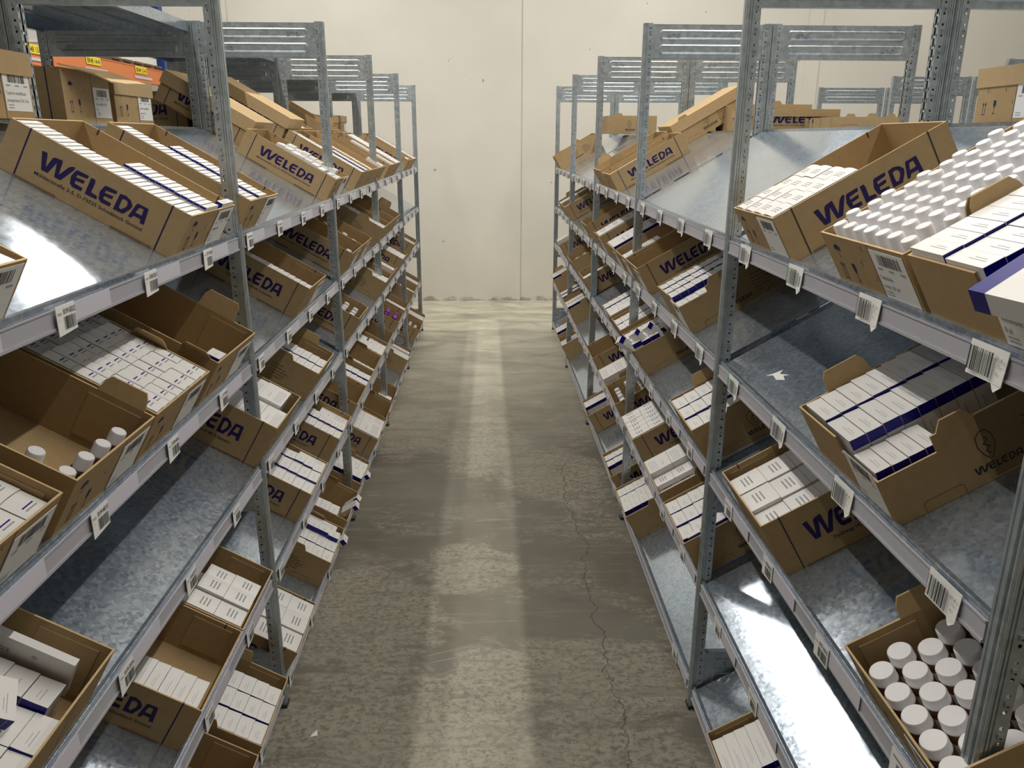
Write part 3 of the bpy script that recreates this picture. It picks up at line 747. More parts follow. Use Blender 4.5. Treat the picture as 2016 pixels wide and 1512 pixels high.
#%%BOXES%%
# side, shelf, distance along the rack, width, height, print, cut, flaps, contents, words for the contents
P = math.pi
BX = [
('L',0,-1.33,.29,.105,'M',0,(),[('wb',.015,.275,.004,.384,3,14,.103)],'rows of blue-banded white cartons',['per Rh','8 al']),
('L',0,-.43,.29,.105,'M',0,(),[('wl',.006,.086,.004,.385,1,26,.106),('wl',.089,.170,.004,.196,1,13,.114),('wb',.20,.28,.004,.022,1,1,.115)],'long rows of thin white cartons',['Gelsemium','8 al']),
('L',0,-.01,.28,.105,'M',0,(),[('wl',.006,.080,.004,.375,1,25,.107),('wl',.082,.158,.004,.265,1,18,.112)],'a full and a shorter row of cartons',['Arnica','8 al']),
('L',0,1.17,.29,.102,'M',0,(),[('pw',.012,.10,.06,.27,2,7,.108,.010),('pw',.10,.15,.03,.25,1,7,.116,.008),('pw',.03,.12,.004,.05,2,2,.104,.006)],'jumbled small white cartons',['','']),
('L',0,1.83,.28,.105,'M',0,(),[('wl',.010,.095,.004,.385,1,26,.106),('wl',.097,.18,.004,.19,1,13,.112)],'two rows of thin white cartons',None),
('L',0,2.13,.29,.105,'N',0,(),[('pw',.05,.13,.004,.25,1,16,.10)],'one row of plain white cartons',None),
('L',0,2.44,.29,.105,'N',0,(),[('pk',.11,.20,.004,.10,1,5,.11)],'a few white packs at the front',None),
('L',0,2.92,.28,.105,'M',0,(),[('pw',.16,.24,.004,.30,1,18,.104)],'a thin row of white cartons',None),
('L',0,3.23,.28,.105,'N',0,(),[('pk',.03,.25,.004,.36,1,14,.108)],'wide white packs in one row',None),
('L',0,4.05,.28,.105,'M',0,(),[('pw',.08,.16,.02,.05,1,1,.10),('pw',.18,.26,.02,.05,1,1,.10)],'two single white cartons',None),
('L',0,4.40,.29,.105,'N',0,(),[('pw',.08,.26,.004,.38,1,20,.106)],'a long white row next to the wall',None),
('L',1,-1.36,.29,.12,'N',0,(),[('tin',.012,.28,.004,.38,5,8,.100,.004)],'many small cream cartons',['','']),
('L',1,-1.03,.285,.12,'N',0,(('f',.02,.09,.03,.35),),[('cap',.015,.25,.010,.045,4,1,.108,.002),('cap',.012,.07,.065,.10,1,1,.112)],'five white-capped bottles',['','']),
('L',1,-.735,.285,.12,'N',0,(('f',.10,.08,.025,-.9),),[('tin',.008,.28,.004,.34,8,6,.118,.003)],'a block of small white cartons',['','']),
('L',1,-.40,.29,.125,'N',0,(('n',.02,.07,.02,-1.2),('f',.06,.10,.045,.25)),[('wb',.05,.10,.01,.045,1,1,.115)],'a single white carton',['','']),
('L',1,.54,.28,.12,'D',0,(),[('pw',.012,.075,.004,.37,1,17,.115)],'one row of white cartons by its wall',['','']),
('L',1,1.40,.285,.12,'M',0,(),[('cap',.03,.13,.01,.05,3,1,.106),('cap',.10,.14,.30,.34,1,1,.106)],'three bottles at the front end',['','']),
('L',1,1.69,.29,.12,'N',0,(),[('cap',.02,.10,.03,.34,2,6,.110,.004)],'two rows of white bottle caps',['','']),
('L',1,2.43,.28,.12,'U',0,(('n',.09,.07,.018,0),),[('pw',.012,.15,.004,.37,2,17,.116)],'two rows of plain cartons',None),
('L',1,2.72,.27,.12,'N',0,(('f',.10,.09,.02,-.5),),[('pw',.02,.10,.02,.11,1,3,.08),('pw',.02,.10,.22,.30,1,3,.08)],'two groups of white cartons',None),
('L',1,3.01,.29,.12,'N',0,(('f',.08,.09,.04,.1),),[('pw',.04,.12,.02,.11,2,4,.09),('pw',.15,.20,.25,.38,1,5,.08)],'scattered white cartons and upright flap',None),
('L',2,-1.305,.29,.13,'N',0,(),[('wb',.012,.150,.004,.27,2,7,.100,.006),('wb',.152,.205,.03,.15,1,3,.112,.008)],'tumbled blue-banded cartons',None),
('L',2,-.02,.29,.14,'D',0,(),[('pk',.012,.145,.004,.37,1,6,.128,.004),('pk',.148,.278,.03,.33,1,4,.138,.005)],'large white packs in two rows',None),
('L',2,.58,.285,.12,'U',0,(('n',.10,.08,.018,0),('f',.07,.09,.032,.3)),[('wl',.010,.098,.004,.37,1,12,.112),('wl',.100,.185,.004,.37,1,12,.114)],'two rows edged with blue',None),
('L',2,1.48,.27,.12,'M',0,(),[('cap',.06,.21,.02,.12,3,2,.106,.003),('cap',.03,.07,.27,.31,1,1,.106)],'six bottles near the front',None),
('L',2,2.44,.28,.12,'U',0,(('n',.09,.08,.02,0),),[('pw',.01,.16,.004,.37,3,12,.116)],'three rows of small cartons',None),
('L',2,2.74,.27,.12,'N',0,(('f',.12,.09,.02,-.6),),[('pk',.17,.25,.01,.15,1,1,.11),('pw',.20,.25,.2,.37,1,6,.112)],'a grey-sided pack by the wall',None),
('L',2,3.36,.28,.12,'M',0,(),[('pw',.012,.19,.004,.37,3,10,.122)],'three full rows of white cartons',None),
('L',2,4.15,.29,.12,'M',0,(),[('pw',.02,.12,.004,.28,2,10,.108),('pw',.19,.25,.004,.34,1,14,.10)],'two separate rows of white cartons',None),
('L',3,-.72,.285,.12,'M',0,(),[('wb',.012,.105,.012,.165,1,5,.104)],'five cartons at the near front corner',None),
('L',3,-.43,.28,.12,'N',0,(),[('lb',.012,.075,.01,.30,1,4,.112,.006),('lb',.078,.14,.01,.30,1,4,.118,.006),('lb',.142,.20,.01,.155,1,2,.114,.006)],'ten cream cartons',None),
('L',3,.34,.28,.122,'M',0,(),[('wl',.012,.092,.004,.37,1,10,.116),('wl',.094,.174,.004,.37,1,10,.122),('wl',.176,.235,.004,.37,1,10,.124,.006,),('pk',.24,.275,.0045,.11,1,1,.118)],'three rows of white cartons on edge',None),
('L',3,.86,.28,.12,'D',0,(),[('wl',.012,.085,.004,.37,1,13,.118),('wl',.087,.16,.004,.37,1,13,.124),('pk',.19,.275,.0045,.13,1,1,.10)],'two rows and a grey leaflet pack',None),
('L',3,1.30,.27,.12,'D',0,(),[],'nothing',None),
('L',3,1.58,.25,.12,'N',0,(('f',.12,.09,.02,-.5),),[('wb',.012,.085,.004,.37,1,12,.116),('wb',.087,.16,.004,.37,1,11,.122)],'two rows below a bent flap',None),
('L',3,1.84,.29,.12,'N',0,(('f',.09,.08,.02,-.5),),[('pw',.012,.07,.004,.38,1,14,.108)],'a single row under a bent flap',None),
('L',3,2.14,.27,.12,'N',0,(),[('pw',.012,.13,.004,.38,2,12,.122),('pk',.135,.20,.12,.38,1,2,.118),('pw',.135,.21,.004,.11,2,4,.12)],'small cartons and grey-sided packs',None),
('L',3,2.42,.28,.12,'N',0,(),[('cap',.012,.05,.02,.06,1,1,.10),('cap',.012,.05,.14,.18,1,1,.10)],'two lone bottles',None),
('L',3,2.98,.29,.12,'D',0,(),[('capp',.03,.20,.012,.25,4,4,.124,.006)],'purple-capped bottles',None),
('L',3,3.35,.27,.12,'M',0,(),[('pw',.08,.14,.004,.38,1,15,.105)],'a lengthwise row of white cartons',None),
('L',3,4.03,.25,.12,'N',0,(),[('pw',.012,.09,.004,.13,2,5,.112),('pw',.012,.05,.15,.32,1,7,.11)],'small cartons in two steps',None),
('L',3,4.36,.28,.12,'N',0,(('n',.12,.08,.02,0),),[('pw',.01,.08,.004,.13,2,5,.112),('pk',.10,.17,.004,.36,1,2,.11)],'cartons behind a raised near flap',None),
('L',4,-.70,.28,.12,'N',0,(),[],'nothing',None),
('L',4,-.39,.28,.12,'N',0,(('n',.13,.07,.02,0),('f',.12,.09,.03,.2)),[('wb',.012,.085,.004,.36,1,9,.114),('wb',.087,.158,.004,.36,1,9,.118),('wb',.160,.228,.004,.36,1,9,.118)],'three full rows of blue-banded cartons',None),
('L',4,.01,.28,.12,'M',0,(),[('lb',.012,.10,.004,.34,1,4,.112,.004),('lb',.102,.19,.004,.34,1,4,.116,.004),('lb',.192,.272,.004,.34,1,4,.116,.004)],'glossy cream cartons',None),
('L',4,.56,.28,.12,'U',0,(('n',.11,.08,.02,0),('f',.09,.09,.02,-.6)),[('wb',.012,.085,.004,.37,1,9,.116),('wb',.087,.158,.004,.37,1,9,.118),('wb',.16,.21,.01,.33,1,7,.134,.010),('pk',.215,.27,.03,.18,1,1,.12)],'cartons standing in steps',None),
('L',4,.91,.285,.12,'N',0,(('f',.10,.10,.02,-.5),),[('wb',.012,.09,.05,.34,1,7,.116,.004),('wb',.10,.15,.16,.33,1,4,.125,.012)],'a heap of tipped cartons',None),
('L',4,1.28,.27,.12,'N',0,(('f',.08,.09,.02,.0),),[('wb',.03,.12,.01,.36,1,7,.130,.006),('pw',.15,.24,.004,.32,1,8,.118)],'tall blue-banded cartons',None),
('L',4,1.85,.30,.12,'M',0,(),[('pk',.012,.20,.004,.37,1,3,.124),('pk',.202,.285,.004,.25,1,2,.12)],'white packs filling the front',None),
('L',4,2.19,.28,.12,'U',0,(('f',.12,.09,.02,-.6),),[],'nothing',None),
('L',4,2.50,.28,.12,'N',0,(),[('wb',.012,.09,.012,.10,1,3,.11,.003),('wb',.012,.07,.20,.24,1,1,.11)],'four blue-banded cartons',None),
('L',4,3.44,.28,.12,'U',0,(('n',.12,.08,.02,0),),[('pw',.012,.13,.004,.37,2,11,.118),('pk',.16,.22,.01,.34,1,2,.118)],'cartons next to grey-sided packs',None),
('L',4,4.38,.26,.12,'M',0,(),[('cap',.04,.20,.02,.12,3,2,.104)],'six small bottles',None),
('L',4,4.74,.25,.12,'N',0,(),[('pw',.012,.16,.004,.36,2,12,.118)],'two rows right by the end post',None),
# right rack
('R',0,-1.27,.29,.11,'N',.045,(('f',.10,.08,.028,.35),),[('wx',.115,.198,.004,.385,1,13,.118),('wx',.200,.283,.004,.385,1,13,.122)],'tall blue-banded cartons, front torn low',['Nontronit D15','8 al']),
('R',0,-.965,.29,.108,'N',0,(('n',.10,.08,.028,.0),),[('btl',.010,.282,.008,.375,7,11,.118,.003)],'white screw-capped bottles',['Calendula','comp. 50 ml']),
('R',0,-.43,.27,.108,'D',0,(),[('lb',.012,.26,.004,.20,4,4,.108,.002)],'glossy white cartons at its front',['','']),
('R',0,1.83,.25,.10,'M',0,(),[('pk',.010,.060,.004,.18,1,1,.096)],'one long white pack',None),
('R',0,2.12,.29,.11,'U',0,(('n',.06,.08,.03,0),('f',.04,.08,.03,.3)),[],'nothing',None),
('R',0,4.76,.28,.12,'U',0,(('n',.04,.06,.02,0),('f',.20,.07,.02,0)),[],'nothing',None),
('R',1,-.975,.29,.12,'U',.03,(('f',.06,.09,.035,.35),('n',.11,.06,.018,.0)),[('wb',.095,.185,.010,.255,1,8,.122),('wb',.187,.277,.010,.255,1,8,.126),('wb',.014,.09,.006,.12,1,4,.098)],'banded cartons, near front corner torn',['','']),
('R',1,.32,.28,.12,'U',.02,(('n',.11,.07,.02,0),),[('wl',.150,.210,.004,.37,1,14,.118),('wl',.212,.272,.004,.37,1,14,.120),('wb',.085,.148,.004,.37,1,13,.116),('wb',.012,.07,.004,.11,1,3,.10)],'cartons in three rows',['','']),
('R',1,.98,.27,.12,'D',0,(('f',.2,.001,.001,0),),[('cap',.012,.045,.03,.16,1,3,.108,.003)],'three white-capped bottles',['','']),
('R',1,1.26,.25,.12,'N',0,(),[('lb',.02,.13,.004,.18,2,3,.110)],'cream cartons near the front',['','']),
('R',1,1.53,.25,.12,'N',0,(),[('wb',.03,.22,.004,.30,1,2,.128)],'big blue and white packs',['','']),
('R',1,2.02,.25,.12,'M',0,(),[('lb',.012,.17,.004,.30,1,4,.122,.006)],'four bulky white packs',['','']),
('R',1,2.60,.25,.12,'M',0,(),[],'nothing',None),
('R',1,3.88,.27,.12,'M',0,(),[('pw',.012,.10,.004,.20,1,9,.114)],'white cartons up front',None),
('R',1,4.18,.26,.12,'N',0,(('f',.08,.07,.025,0),),[('pw',.012,.14,.004,.36,1,14,.122)],'a full row at the far bay',None),
('R',2,-1.275,.29,.13,'N',.0,(('f',.10,.08,.032,.35),),[('jar',.012,.262,.006,.30,5,7,.112,.002)],'brown jars with white lids',['','']),
('R',2,-.585,.29,.14,'D',0,(),[('lb',.012,.095,.004,.30,1,4,.112,.004),('lb',.097,.18,.004,.30,1,4,.118,.004),('lb',.182,.262,.004,.30,1,4,.120,.006)],'glossy cream cartons with black print',None),
('R',2,.04,.285,.12,'U',.0,(('n',.11,.07,.012,0),('f',.09,.09,.035,.3)),[('wb',.02,.104,.004,.37,1,9,.112),('wb',.106,.188,.004,.37,1,9,.118),('wb',.190,.272,.004,.37,1,9,.120)],'three rows of blue-banded cartons',None),
('R',2,.94,.285,.12,'U',0,(('n',.15,.07,.02,0),),[('wb',.105,.185,.004,.37,1,13,.118),('wb',.187,.270,.004,.37,1,13,.120),('wb',.02,.10,.004,.12,1,3,.135,.010)],'rows with a few cartons tipping out',None),
('R',2,1.29,.24,.12,'N',0,(('n',.20,.08,.02,0),),[('wb',.04,.13,.004,.34,1,11,.112),('wb',.132,.22,.004,.34,1,11,.114)],'two banded rows behind the post',None),
('R',2,1.57,.28,.12,'N',0,(),[('wb',.10,.185,.004,.34,1,12,.118),('wb',.187,.27,.004,.34,1,12,.122),('wb',.02,.095,.004,.12,1,1,.12)],'two rows and a pack on its side',None),
('R',2,2.63,.27,.12,'D',0,(),[('pw',.012,.085,.004,.28,1,9,.116)],'a single plain row at its near wall',None),
('R',2,3.34,.27,.12,'N',0,(('f',.05,.09,.02,0),),[('cap',.012,.08,.02,.20,2,3,.112)],'a few bottles along the near wall',None),
('R',2,4.22,.28,.12,'M',0,(),[('pk',.15,.27,.004,.36,1,7,.128)],'wide packs along its far wall',None),
('R',3,.03,.285,.122,'U',0,(('n',.10,.001,.001,0),),[('wb',.040,.116,.004,.37,1,9,.112),('wb',.118,.196,.004,.37,1,9,.118),('wb',.198,.274,.004,.37,1,9,.120)],'three neat rows of cartons',None),
('R',3,.38,.28,.122,'N',0,(('n',.14,.09,.022,0),),[('pk',.155,.27,.004,.36,1,4,.128),('lb',.085,.15,.004,.36,1,5,.105),('lb',.012,.08,.004,.30,1,5,.085)],'shrink-wrapped packs above grey cartons',None),
('R',3,.89,.28,.122,'D',0,(),[('lb',.008,.274,.004,.33,6,4,.124,.0015)],'twenty-four cream cartons in a tight block',None),
('R',3,1.34,.28,.122,'D',0,(),[('cap',.03,.25,.012,.30,4,5,.112,.003)],'large white-capped bottles',None),
('R',3,1.64,.27,.12,'N',0,(('n',.08,.09,.022,0),),[('pk',.09,.26,.004,.34,1,4,.122)],'white packs behind a near flap',None),
('R',3,2.14,.275,.12,'D',0,(),[],'nothing',None),
('R',3,3.45,.28,.12,'U',0,(('n',.10,.08,.02,0),),[('wb',.09,.18,.004,.34,1,13,.118),('wb',.182,.265,.004,.34,1,13,.120)],'two banded rows by the logo side',None),
('R',3,3.86,.26,.12,'N',0,(),[('wb',.09,.17,.004,.30,1,11,.112),('wb',.172,.25,.004,.30,1,11,.118)],'banded cartons and a bare near side',None),
('R',3,4.70,.28,.12,'N',0,(('n',.08,.10,.02,0),('f',.05,.09,.03,.2)),[('wb',.09,.27,.004,.36,2,13,.122)],'rows of banded cartons by the end post',None),
('R',4,-.62,.29,.12,'N',0,(),[('wb',.125,.272,.004,.36,1,11,.106)],'a row of broad blue-banded cartons',None),
('R',4,.95,.285,.122,'U',0,(('n',.11,.08,.02,0),),[('wb',.055,.130,.004,.37,1,9,.118,.004),('wb',.132,.205,.004,.37,1,9,.116),('wb',.207,.276,.004,.37,1,9,.118)],'three rows with the near row raised',None),
('R',4,1.37,.285,.122,'D',0,(),[('wb',.150,.212,.004,.37,1,9,.108),('wb',.214,.275,.004,.37,1,9,.112)],'two short banded rows at the far side',None),
('R',4,2.24,.28,.122,'D',0,(),[('wb',.17,.27,.004,.37,1,11,.112)],'one banded row at the far side',None),
('R',4,3.86,.28,.122,'N',0,(),[('wb',.04,.16,.004,.36,2,9,.116)],'cartons in two rows before the back post',None),
('R',4,4.21,.28,.122,'N',0,(('n',.10,.08,.02,0),('f',.08,.08,.03,.2)),[('wb',.10,.26,.004,.36,1,9,.122)],'one broad blue-banded row',None),
]
count = {}
order = {}
for i, b in enumerate(BX): order.setdefault((b[0], b[1]), []).append((b[2], i))
rank = {}
for kx, lst in order.items():
    for n, (_, i) in enumerate(sorted(lst)): rank[i] = n+1
MX = {}
for i, (side, lev, u0, w, h, style, cut, flaps, cont, words, ship) in enumerate(BX):
    k = RACK[side]; v0 = .0145; z = k['Z'][lev]-.012+TAN*(v0-.012)+.0006
    M = place(side, u0, v0, z, math.pi/6)
    n = rank[i]
    loc = f'{ordinal(n)} from camera, {SIDE[side]} {LEVN[lev]} shelf'
    what = {'nothing': 'empty open cardboard box'}.get(words, f'cardboard box of {words}')
    lab = f'{what}, {loc}'
    if len(lab.split()) > 16: lab = f'box of {words}, {loc}'
    flaps = tuple(f for f in flaps if f[2] > .01)
    cardboard_box(side, M, w, .39, h, style, cut, flaps, False, lab, f'open boxes on the {SIDE[side]} rack {LEVN[lev]} shelf', ship)
    fill(side, M, f'{ordinal(n)} box from camera, {SIDE[side]} {LEVN[lev]} shelf', cont)
    MX[(side, lev, n)] = M
# loose things lying in or on the boxes
M = MX[('L', 2, 1)]
loose('L', M, '', 'wb', .10, .06, .104, (.07, .03, .02), (.35, .1, .5), 'loose blue-banded carton tilted on top of the tumbled cartons, lower left corner')
fb = MB(); fb.box(0, .012, 0, .20, 0, .10, 'carton_white'); put_text(fb, 'Formica D3', (-.0006, .17, .060), Vector((0, -1, 0)), Vector((0, 0, 1)), .012, 'grey_text')
umb = stroke([Vector(p) for p in [(0, 0), (.3, .4), (0, .8), (-.3, .4), (0, 0)]], .12); fb.flat(umb, (-.0006, .06, .07), Vector((0, -1, 0)), Vector((0, 0, 1)), 'grey_text', .012, .012)
o = link('medicine_pack', fb.mesh('medicine_pack')); o.matrix_world = M @ Matrix.Translation((.235, .03, .06)) @ Matrix.Rotation(-.35, 4, 'Y')
o['label'] = 'flat white pack reading Formica D3 leaning in the lower left cardboard box'; o['category'] = 'carton'
pb = MB(); pb.box(0, .13, 0, .21, 0, .030, 'carton_white'); pb.box(-.0003, .024, -.0004, .2104, -.0003, .0303, 'carton_blue')
hp = [(.075+.018*math.cos(q*P/6), .09+.012*math.sin(q*P/6), .0305) for q in range(12)]; pb.poly(hp, 'cardboard')
for q in range(3): pb.box(.05+.012*q, .053+.012*q, .03, .08, .0301, .0304, 'carton_print')
M = MX[('R', 0, 1)]
pm = pb.mesh('medicine_pack')
o = link('medicine_pack', pm); o.matrix_world = M @ Matrix.Translation((-.085, -.035, .088)) @ Matrix.Rotation(.10, 4, 'Y') @ Matrix.Rotation(.16, 4, 'Z')
o['label'] = 'large white and blue pack lying tilted on cartons in box nearest camera, right top shelf'; o['category'] = 'carton'
M = MX[('R', 4, 1)]
o = link('medicine_pack', pm); o.matrix_world = M @ Matrix.Translation((-.112, .015, .060)) @ Matrix.Rotation(.05, 4, 'Y')
o['label'] = 'large white and blue pack lying flat in box nearest camera, right bottom shelf'; o['category'] = 'carton'
M = MX[('R', 3, 1)]
for j, (d, zz) in enumerate(((.010, .095), (.024, .106))):
    loose('R', M, '', 'wb', d, .02, zz, (.020, .15, .012), (0, 0, .05), 'flat white carton laid along the near wall of a box, right fourth shelf')['group'] = 'flat cartons in the first box of the right fourth shelf'
M = MX[('R', 2, 4)]
for j, (d, y, zz, rx, rz) in enumerate(((.03, .00, .112, .5, .5), (.03, .06, .108, .35, .8), (.035, .12, .104, .4, .7), (.03, .18, .1, .3, .5))):
    loose('R', M, '', 'wb', d, y, zz, (.04, .03, .075), (rx, 0, rz), 'white and blue carton tipped over the near wall of a box, right third shelf')['group'] = 'tipped cartons on the right third shelf'
M = MX[('L', 4, 5)]
for j, (d, y, zz, rx, rz) in enumerate(((.13, .012, .062, .55, .2), (.19, .014, .062, .45, -.1), (.10, .20, .108, .4, .9), (.14, .24, .108, .3, .7))):
    loose('L', M, '', 'wb', d, y, zz, (.045, .024, .075), (rx, 0, rz), 'white and blue carton tipping out of the heap, left bottom shelf')['group'] = 'cartons tipping out on the left bottom shelf'
loose('L', MX[('L', 4, 4)], '', 'wb', .17, .008, .062, (.045, .024, .075), (.5, 0, .1), 'white and blue carton leaning over the front edge, left bottom shelf before the second post')
loose('L', MX[('L', 4, 6)], '', 'wb', .08, .010, .066, (.045, .024, .075), (.5, 0, .1), 'white and blue carton leaning over the front edge, left bottom shelf past the second post')
loose('L', MX[('L', 4, 2)], '', 'wb', .232, .20, .06, (.045, .14, .05), (0, 0, 0), 'stack of flat white cartons at the far wall of a box, left bottom shelf')
flush()
# second-row boxes farther up the slope and boxes on the flat rear shelves
def uprow(side, u0, t0, **kw):
    k = RACK[side]; v0 = .0145; z = k['Z'][0]-.012+TAN*(v0-.012)+.0006
    return place(side, u0, v0+t0*C30, z+t0*S30, math.pi/6)
cardboard_box('L', uprow('L', 1.31, .41), .27, .39, .12, 'M', 0, (), True, 'closed lidded box lying high on the left top shelf behind the jumbled cartons', None, ['',''])
cardboard_box('L', uprow('L', 1.83, .405), .27, .39, .15, 'M', 0, (), True, 'tall closed lidded box high on the left top shelf, beside the second post', None)
M = uprow('L', 2.16, .41); cardboard_box('L', M, .28, .39, .105, 'M', 0, (), False, 'open box with one carton row lying high on the left top shelf', None)
PEND.clear(); fill('L', M, 'box high up the left top shelf', [('wl', .02, .11, .004, .38, 1, 22, .108)])
for nm, me, m2, lab, cat, grp in PEND:
    o = link('row_carton', me); o.matrix_world = m2; o['label'] = lab; o['category'] = cat; o['group'] = grp
M = uprow('L', 3.0, .41); cardboard_box('L', M, .28, .36, .105, 'N', 0, (('f', .06, .09, .04, .1),), False, 'empty open box high on the left top shelf near the third post', None)
cardboard_box('R', uprow('R', 2.13, .42), .29, .39, .118, 'U', 0, (('n', .04, .06, .02, 0),), True, 'closed box with small logo leaning high on the right top shelf, overhanging the back', None)
def rear(side, u, v, h, style, lid, lab, w=.29, L=.39, ship=None, turn=0, z=None, flaps=()):
    zz = {'L': 1.7785, 'R': 1.7765}[side] if z is None else z
    return cardboard_box(side, place(side, u, v, zz, 0, turn), w, L, h, style, 0, flaps, lid, lab, 'boxes on the flat rear racks', ship)
rear('L', -.372, .440, .142, 'M', True, 'lidded box at the left photo edge on rear rack, label Cuprum metallicum', ship=['Cuprum metallicum', 'praeparatum D6, 8 al'])
rear('L', .305, .56, .150, 'M', False, 'box with torn raised lid flap on left rear rack, label Apis mellifica', ship=['Apis mellifica D20', '8 al'])
rear('L', .625, .56, .140, 'M', True, 'lidded box on left rear rack, third from left photo edge', ship=['Aurum metallicum', 'comp. 8 al'])
rear('L', 1.36, .60, .135, 'M', True, 'shaded lidded box on left rear rack behind the first post')
rear('L', 3.42, .58, .115, 'N', True, 'lidded box on left rear rack seen between second and third posts')
rear('L', 3.78, .60, .12, 'N', False, 'open dark box on left rear rack seen left of the second post top')
rear('L', 4.36, .58, .12, 'N', True, 'smaller lidded box on left rear rack near the back wall', w=.25)
rear('L', 4.72, .58, .13, 'N', True, 'lidded box with white label on left rear rack closest to the back wall', w=.27, ship=['', ''])
rear('R', .02, .80, .15, 'M', True, 'lidded box with arrow marks at the right photo edge on the rear rack', turn=0, ship=['', ''])
rear('R', 1.62, .57, .085, 'M', True, 'low lidded box with big blue lettering on the right rear rack')
rear('R', 1.98, .59, .125, 'N', False, 'taller open box behind the low lidded box on the right rear rack', flaps=(('n', .17, .07, .016, 0),))
rear('R', 1.30, .80, .050, 'N', False, 'flat open box with three tabs on the right rear rack', L=.31, flaps=(('n', .05, .05, .012, 0), ('n', .14, .05, .014, 0), ('n', .22, .05, .012, 0)))
rear('R', 2.9, .64, .11, 'N', True, 'lidded box on right rear rack left of the nearest full post', L=.30)
rear('R', 4.42, .335, .135, 'U', False, 'box with small logo on right rear rack, standing over the slanted shelf top', flaps=(('n', .05, .07, .018, 0), ('n', .27, .04, .018, 0)))
# raised, torn lid flap of the second rear box
fm = MB(); pts = [(0, 0, 0), (.33, 0, 0), (.35, -.10, -.035), (.24, -.11, -.04), (.16, -.115, -.045), (.10, -.10, -.042), (.06, -.07, -.02)]
fm.add(pts+[(a, b+.0, c+.004) for a, b, c in pts], [tuple(range(7)), tuple(range(13, 6, -1))]+[(i, (i+1) % 7, 7+(i+1) % 7, 7+i) for i in range(7)], 'cardboard_light')
root = [o for o in C.objects if o.get('label', '').startswith('box with torn raised lid')][0]
child('flap', fm.mesh('flap'), root, (-.01, .0, .156))

# ------------------------------------------------------------------ small loose things
mb = MB(); mb.add([(0, 0, .0008), (.022, .006, .0008), (.016, .03, .002), (.004, .012, .0008)], [(0, 1, 2, 3)], 'paper_white'); mb.add([(0, 0, .0), (.022, .006, .0), (.016, .03, .0012), (.004, .012, .0)], [(3, 2, 1, 0)], 'paper_white')
o = link('paper_scrap', mb.mesh('paper_scrap')); o.location = (-.552, 1.98, .0002); o['label'] = 'tiny white paper scrap on the concrete floor, lower left of the aisle'; o['category'] = 'paper scrap'
mb = MB(); pts = [(0, 0), (.02, .012), (.05, .008), (.075, .022), (.05, .028), (.062, .040), (.03, .026), (.018, .040), (.012, .020)]
mb.add([(a, b, .0002) for a, b in pts]+[(a, b, .0008) for a, b in pts], [tuple(range(9, 18)), tuple(range(8, -1, -1))]+[(i, (i+1) % 9, 9+(i+1) % 9, 9+i) for i in range(9)], 'paper_white')
k = RACK['R']; o = link('torn_sticker', mb.mesh('torn_sticker')); o.matrix_world = place('R', -.22, .06, k['Z'][1]-.012+TAN*(.06-.012)+.0003, math.pi/6)
o['label'] = 'torn white sticker remnant on the bare right second shelf'; o['category'] = 'sticker'

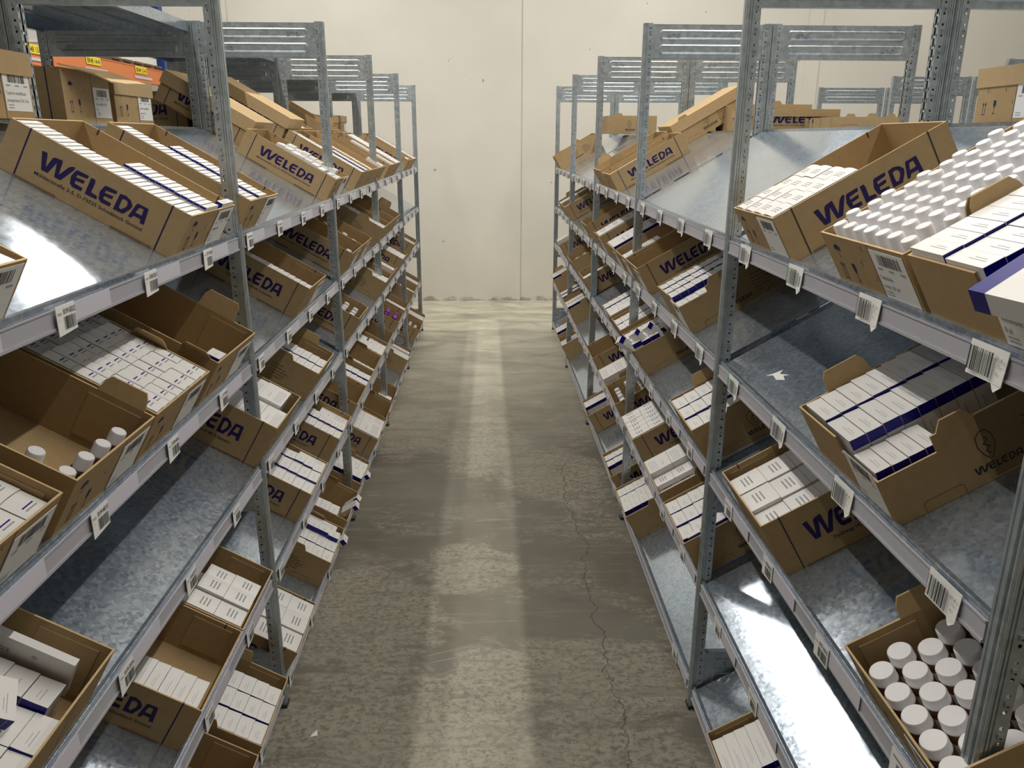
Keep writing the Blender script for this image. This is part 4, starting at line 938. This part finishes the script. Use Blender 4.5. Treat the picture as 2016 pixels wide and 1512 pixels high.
# ------------------------------------------------------------------ orange pallet rack on the far left
bx = -3.0
root = link('pallet_rack', None); root.location = (bx, 0, 0); root['label'] = 'orange beamed pallet rack with yellow location signs beyond the left racks'; root['category'] = 'pallet rack'
mb = MB(); mb.box(-.05, 0, 4.4, 8.0, 2.195, 2.325, 'beam_orange'); mb.box(0, .004, 4.4, 8.0, 2.195, 2.203, 'beam_orange'); mb.box(0, .004, 4.4, 8.0, 2.317, 2.325, 'beam_orange'); child('beam', mb.mesh('beam'), root)
mb = MB(); mb.box(-1.05, -1.0, 4.4, 8.0, 2.195, 2.325, 'beam_orange'); child('beam', mb.mesh('beam'), root)
for y in (4.35, 7.95):
    for x in (-.08, -1.05):
        mb = MB(); mb.box(x, x+.08, y, y+.10, 0, 3.6, 'upright_blue')
        for q in range(30): mb.box(x+.03, x+.05, y-.001, y, .1+q*.11, .13+q*.11, 'ink_black')
        child('upright', mb.mesh('upright'), root)
    mb = MB()
    for q in range(4):
        z0, z1 = .2+q*.8, 1.0+q*.8; a, b = (-.05, -1.0) if q % 2 else (-1.0, -.05)
        mb.hexa([(a, y+.03, z0), (a, y+.07, z0), (a+.04, y+.07, z0), (a+.04, y+.03, z0), (b, y+.03, z1), (b, y+.07, z1), (b+.04, y+.07, z1), (b+.04, y+.03, z1)], 'upright_blue')
    child('brace', mb.mesh('brace'), root)
for y, t in ((5.60, 'BR48 13-41'), (6.42, 'BR48 14-41'), (7.28, 'BR48 15-41')):
    mb = MB(); mb.box(.0042, .006, y, y+.23, 2.265, 2.322, 'sign_yellow'); put_text(mb, t, (.0066, y+.012, 2.275), Vector((0, 1, 0)), Vector((0, 0, 1)), .036, 'ink_black', width=.205)
    child('location_sign', mb.mesh('location_sign'), root)
    mb = MB(); mb.box(.0042, .0055, y-.03, y+.33, 2.222, 2.242, 'paper_lilac'); child('label_strip', mb.mesh('label_strip'), root)
mb = MB()
for x in (-1.0, -.52, -.12): mb.box(x, x+.1, 6.9, 7.9, 2.326, 2.345, 'board_brown')
for q in range(5): mb.box(-1.02, .0, 6.9+q*.21, 7.05+q*.21, 2.345, 2.36, 'board_brown')
o = link('pallet', mb.mesh('pallet')); o.location = (bx, 0, 0); o['label'] = 'brown wooden pallet lying on the orange beams'; o['category'] = 'pallet'
mb = MB(); mb.box(-.98, -.03, 6.92, 7.85, 0, .9, 'wrap_white')
for q in range(5): mb.box(-.99, -.02, 6.91, 7.86, .1+q*.18, .11+q*.18, 'wrap_white')
o = link('wrapped_load', mb.mesh('wrapped_load')); o.location = (bx, 0, 2.3605); o['label'] = 'white wrapped pallet load on the brown pallet above the orange beams'; o['category'] = 'pallet load'
mb = MB(); mb.box(-.9, .1, 6.3, 7.9, 1.3, 2.10, 'wrap_white')
for q in range(4): mb.box(-.91, .11, 6.29, 7.91, 1.4+q*.18, 1.41+q*.18, 'wrap_white')
o = link('wrapped_load', mb.mesh('wrapped_load')); o.location = (bx, 0, -1.30); o['label'] = 'white wrapped load below the orange beams'; o['category'] = 'pallet load'
mbs = mb
for o in C.objects:
    if o.name.startswith('lamp_light'): o['kind'] = 'structure'
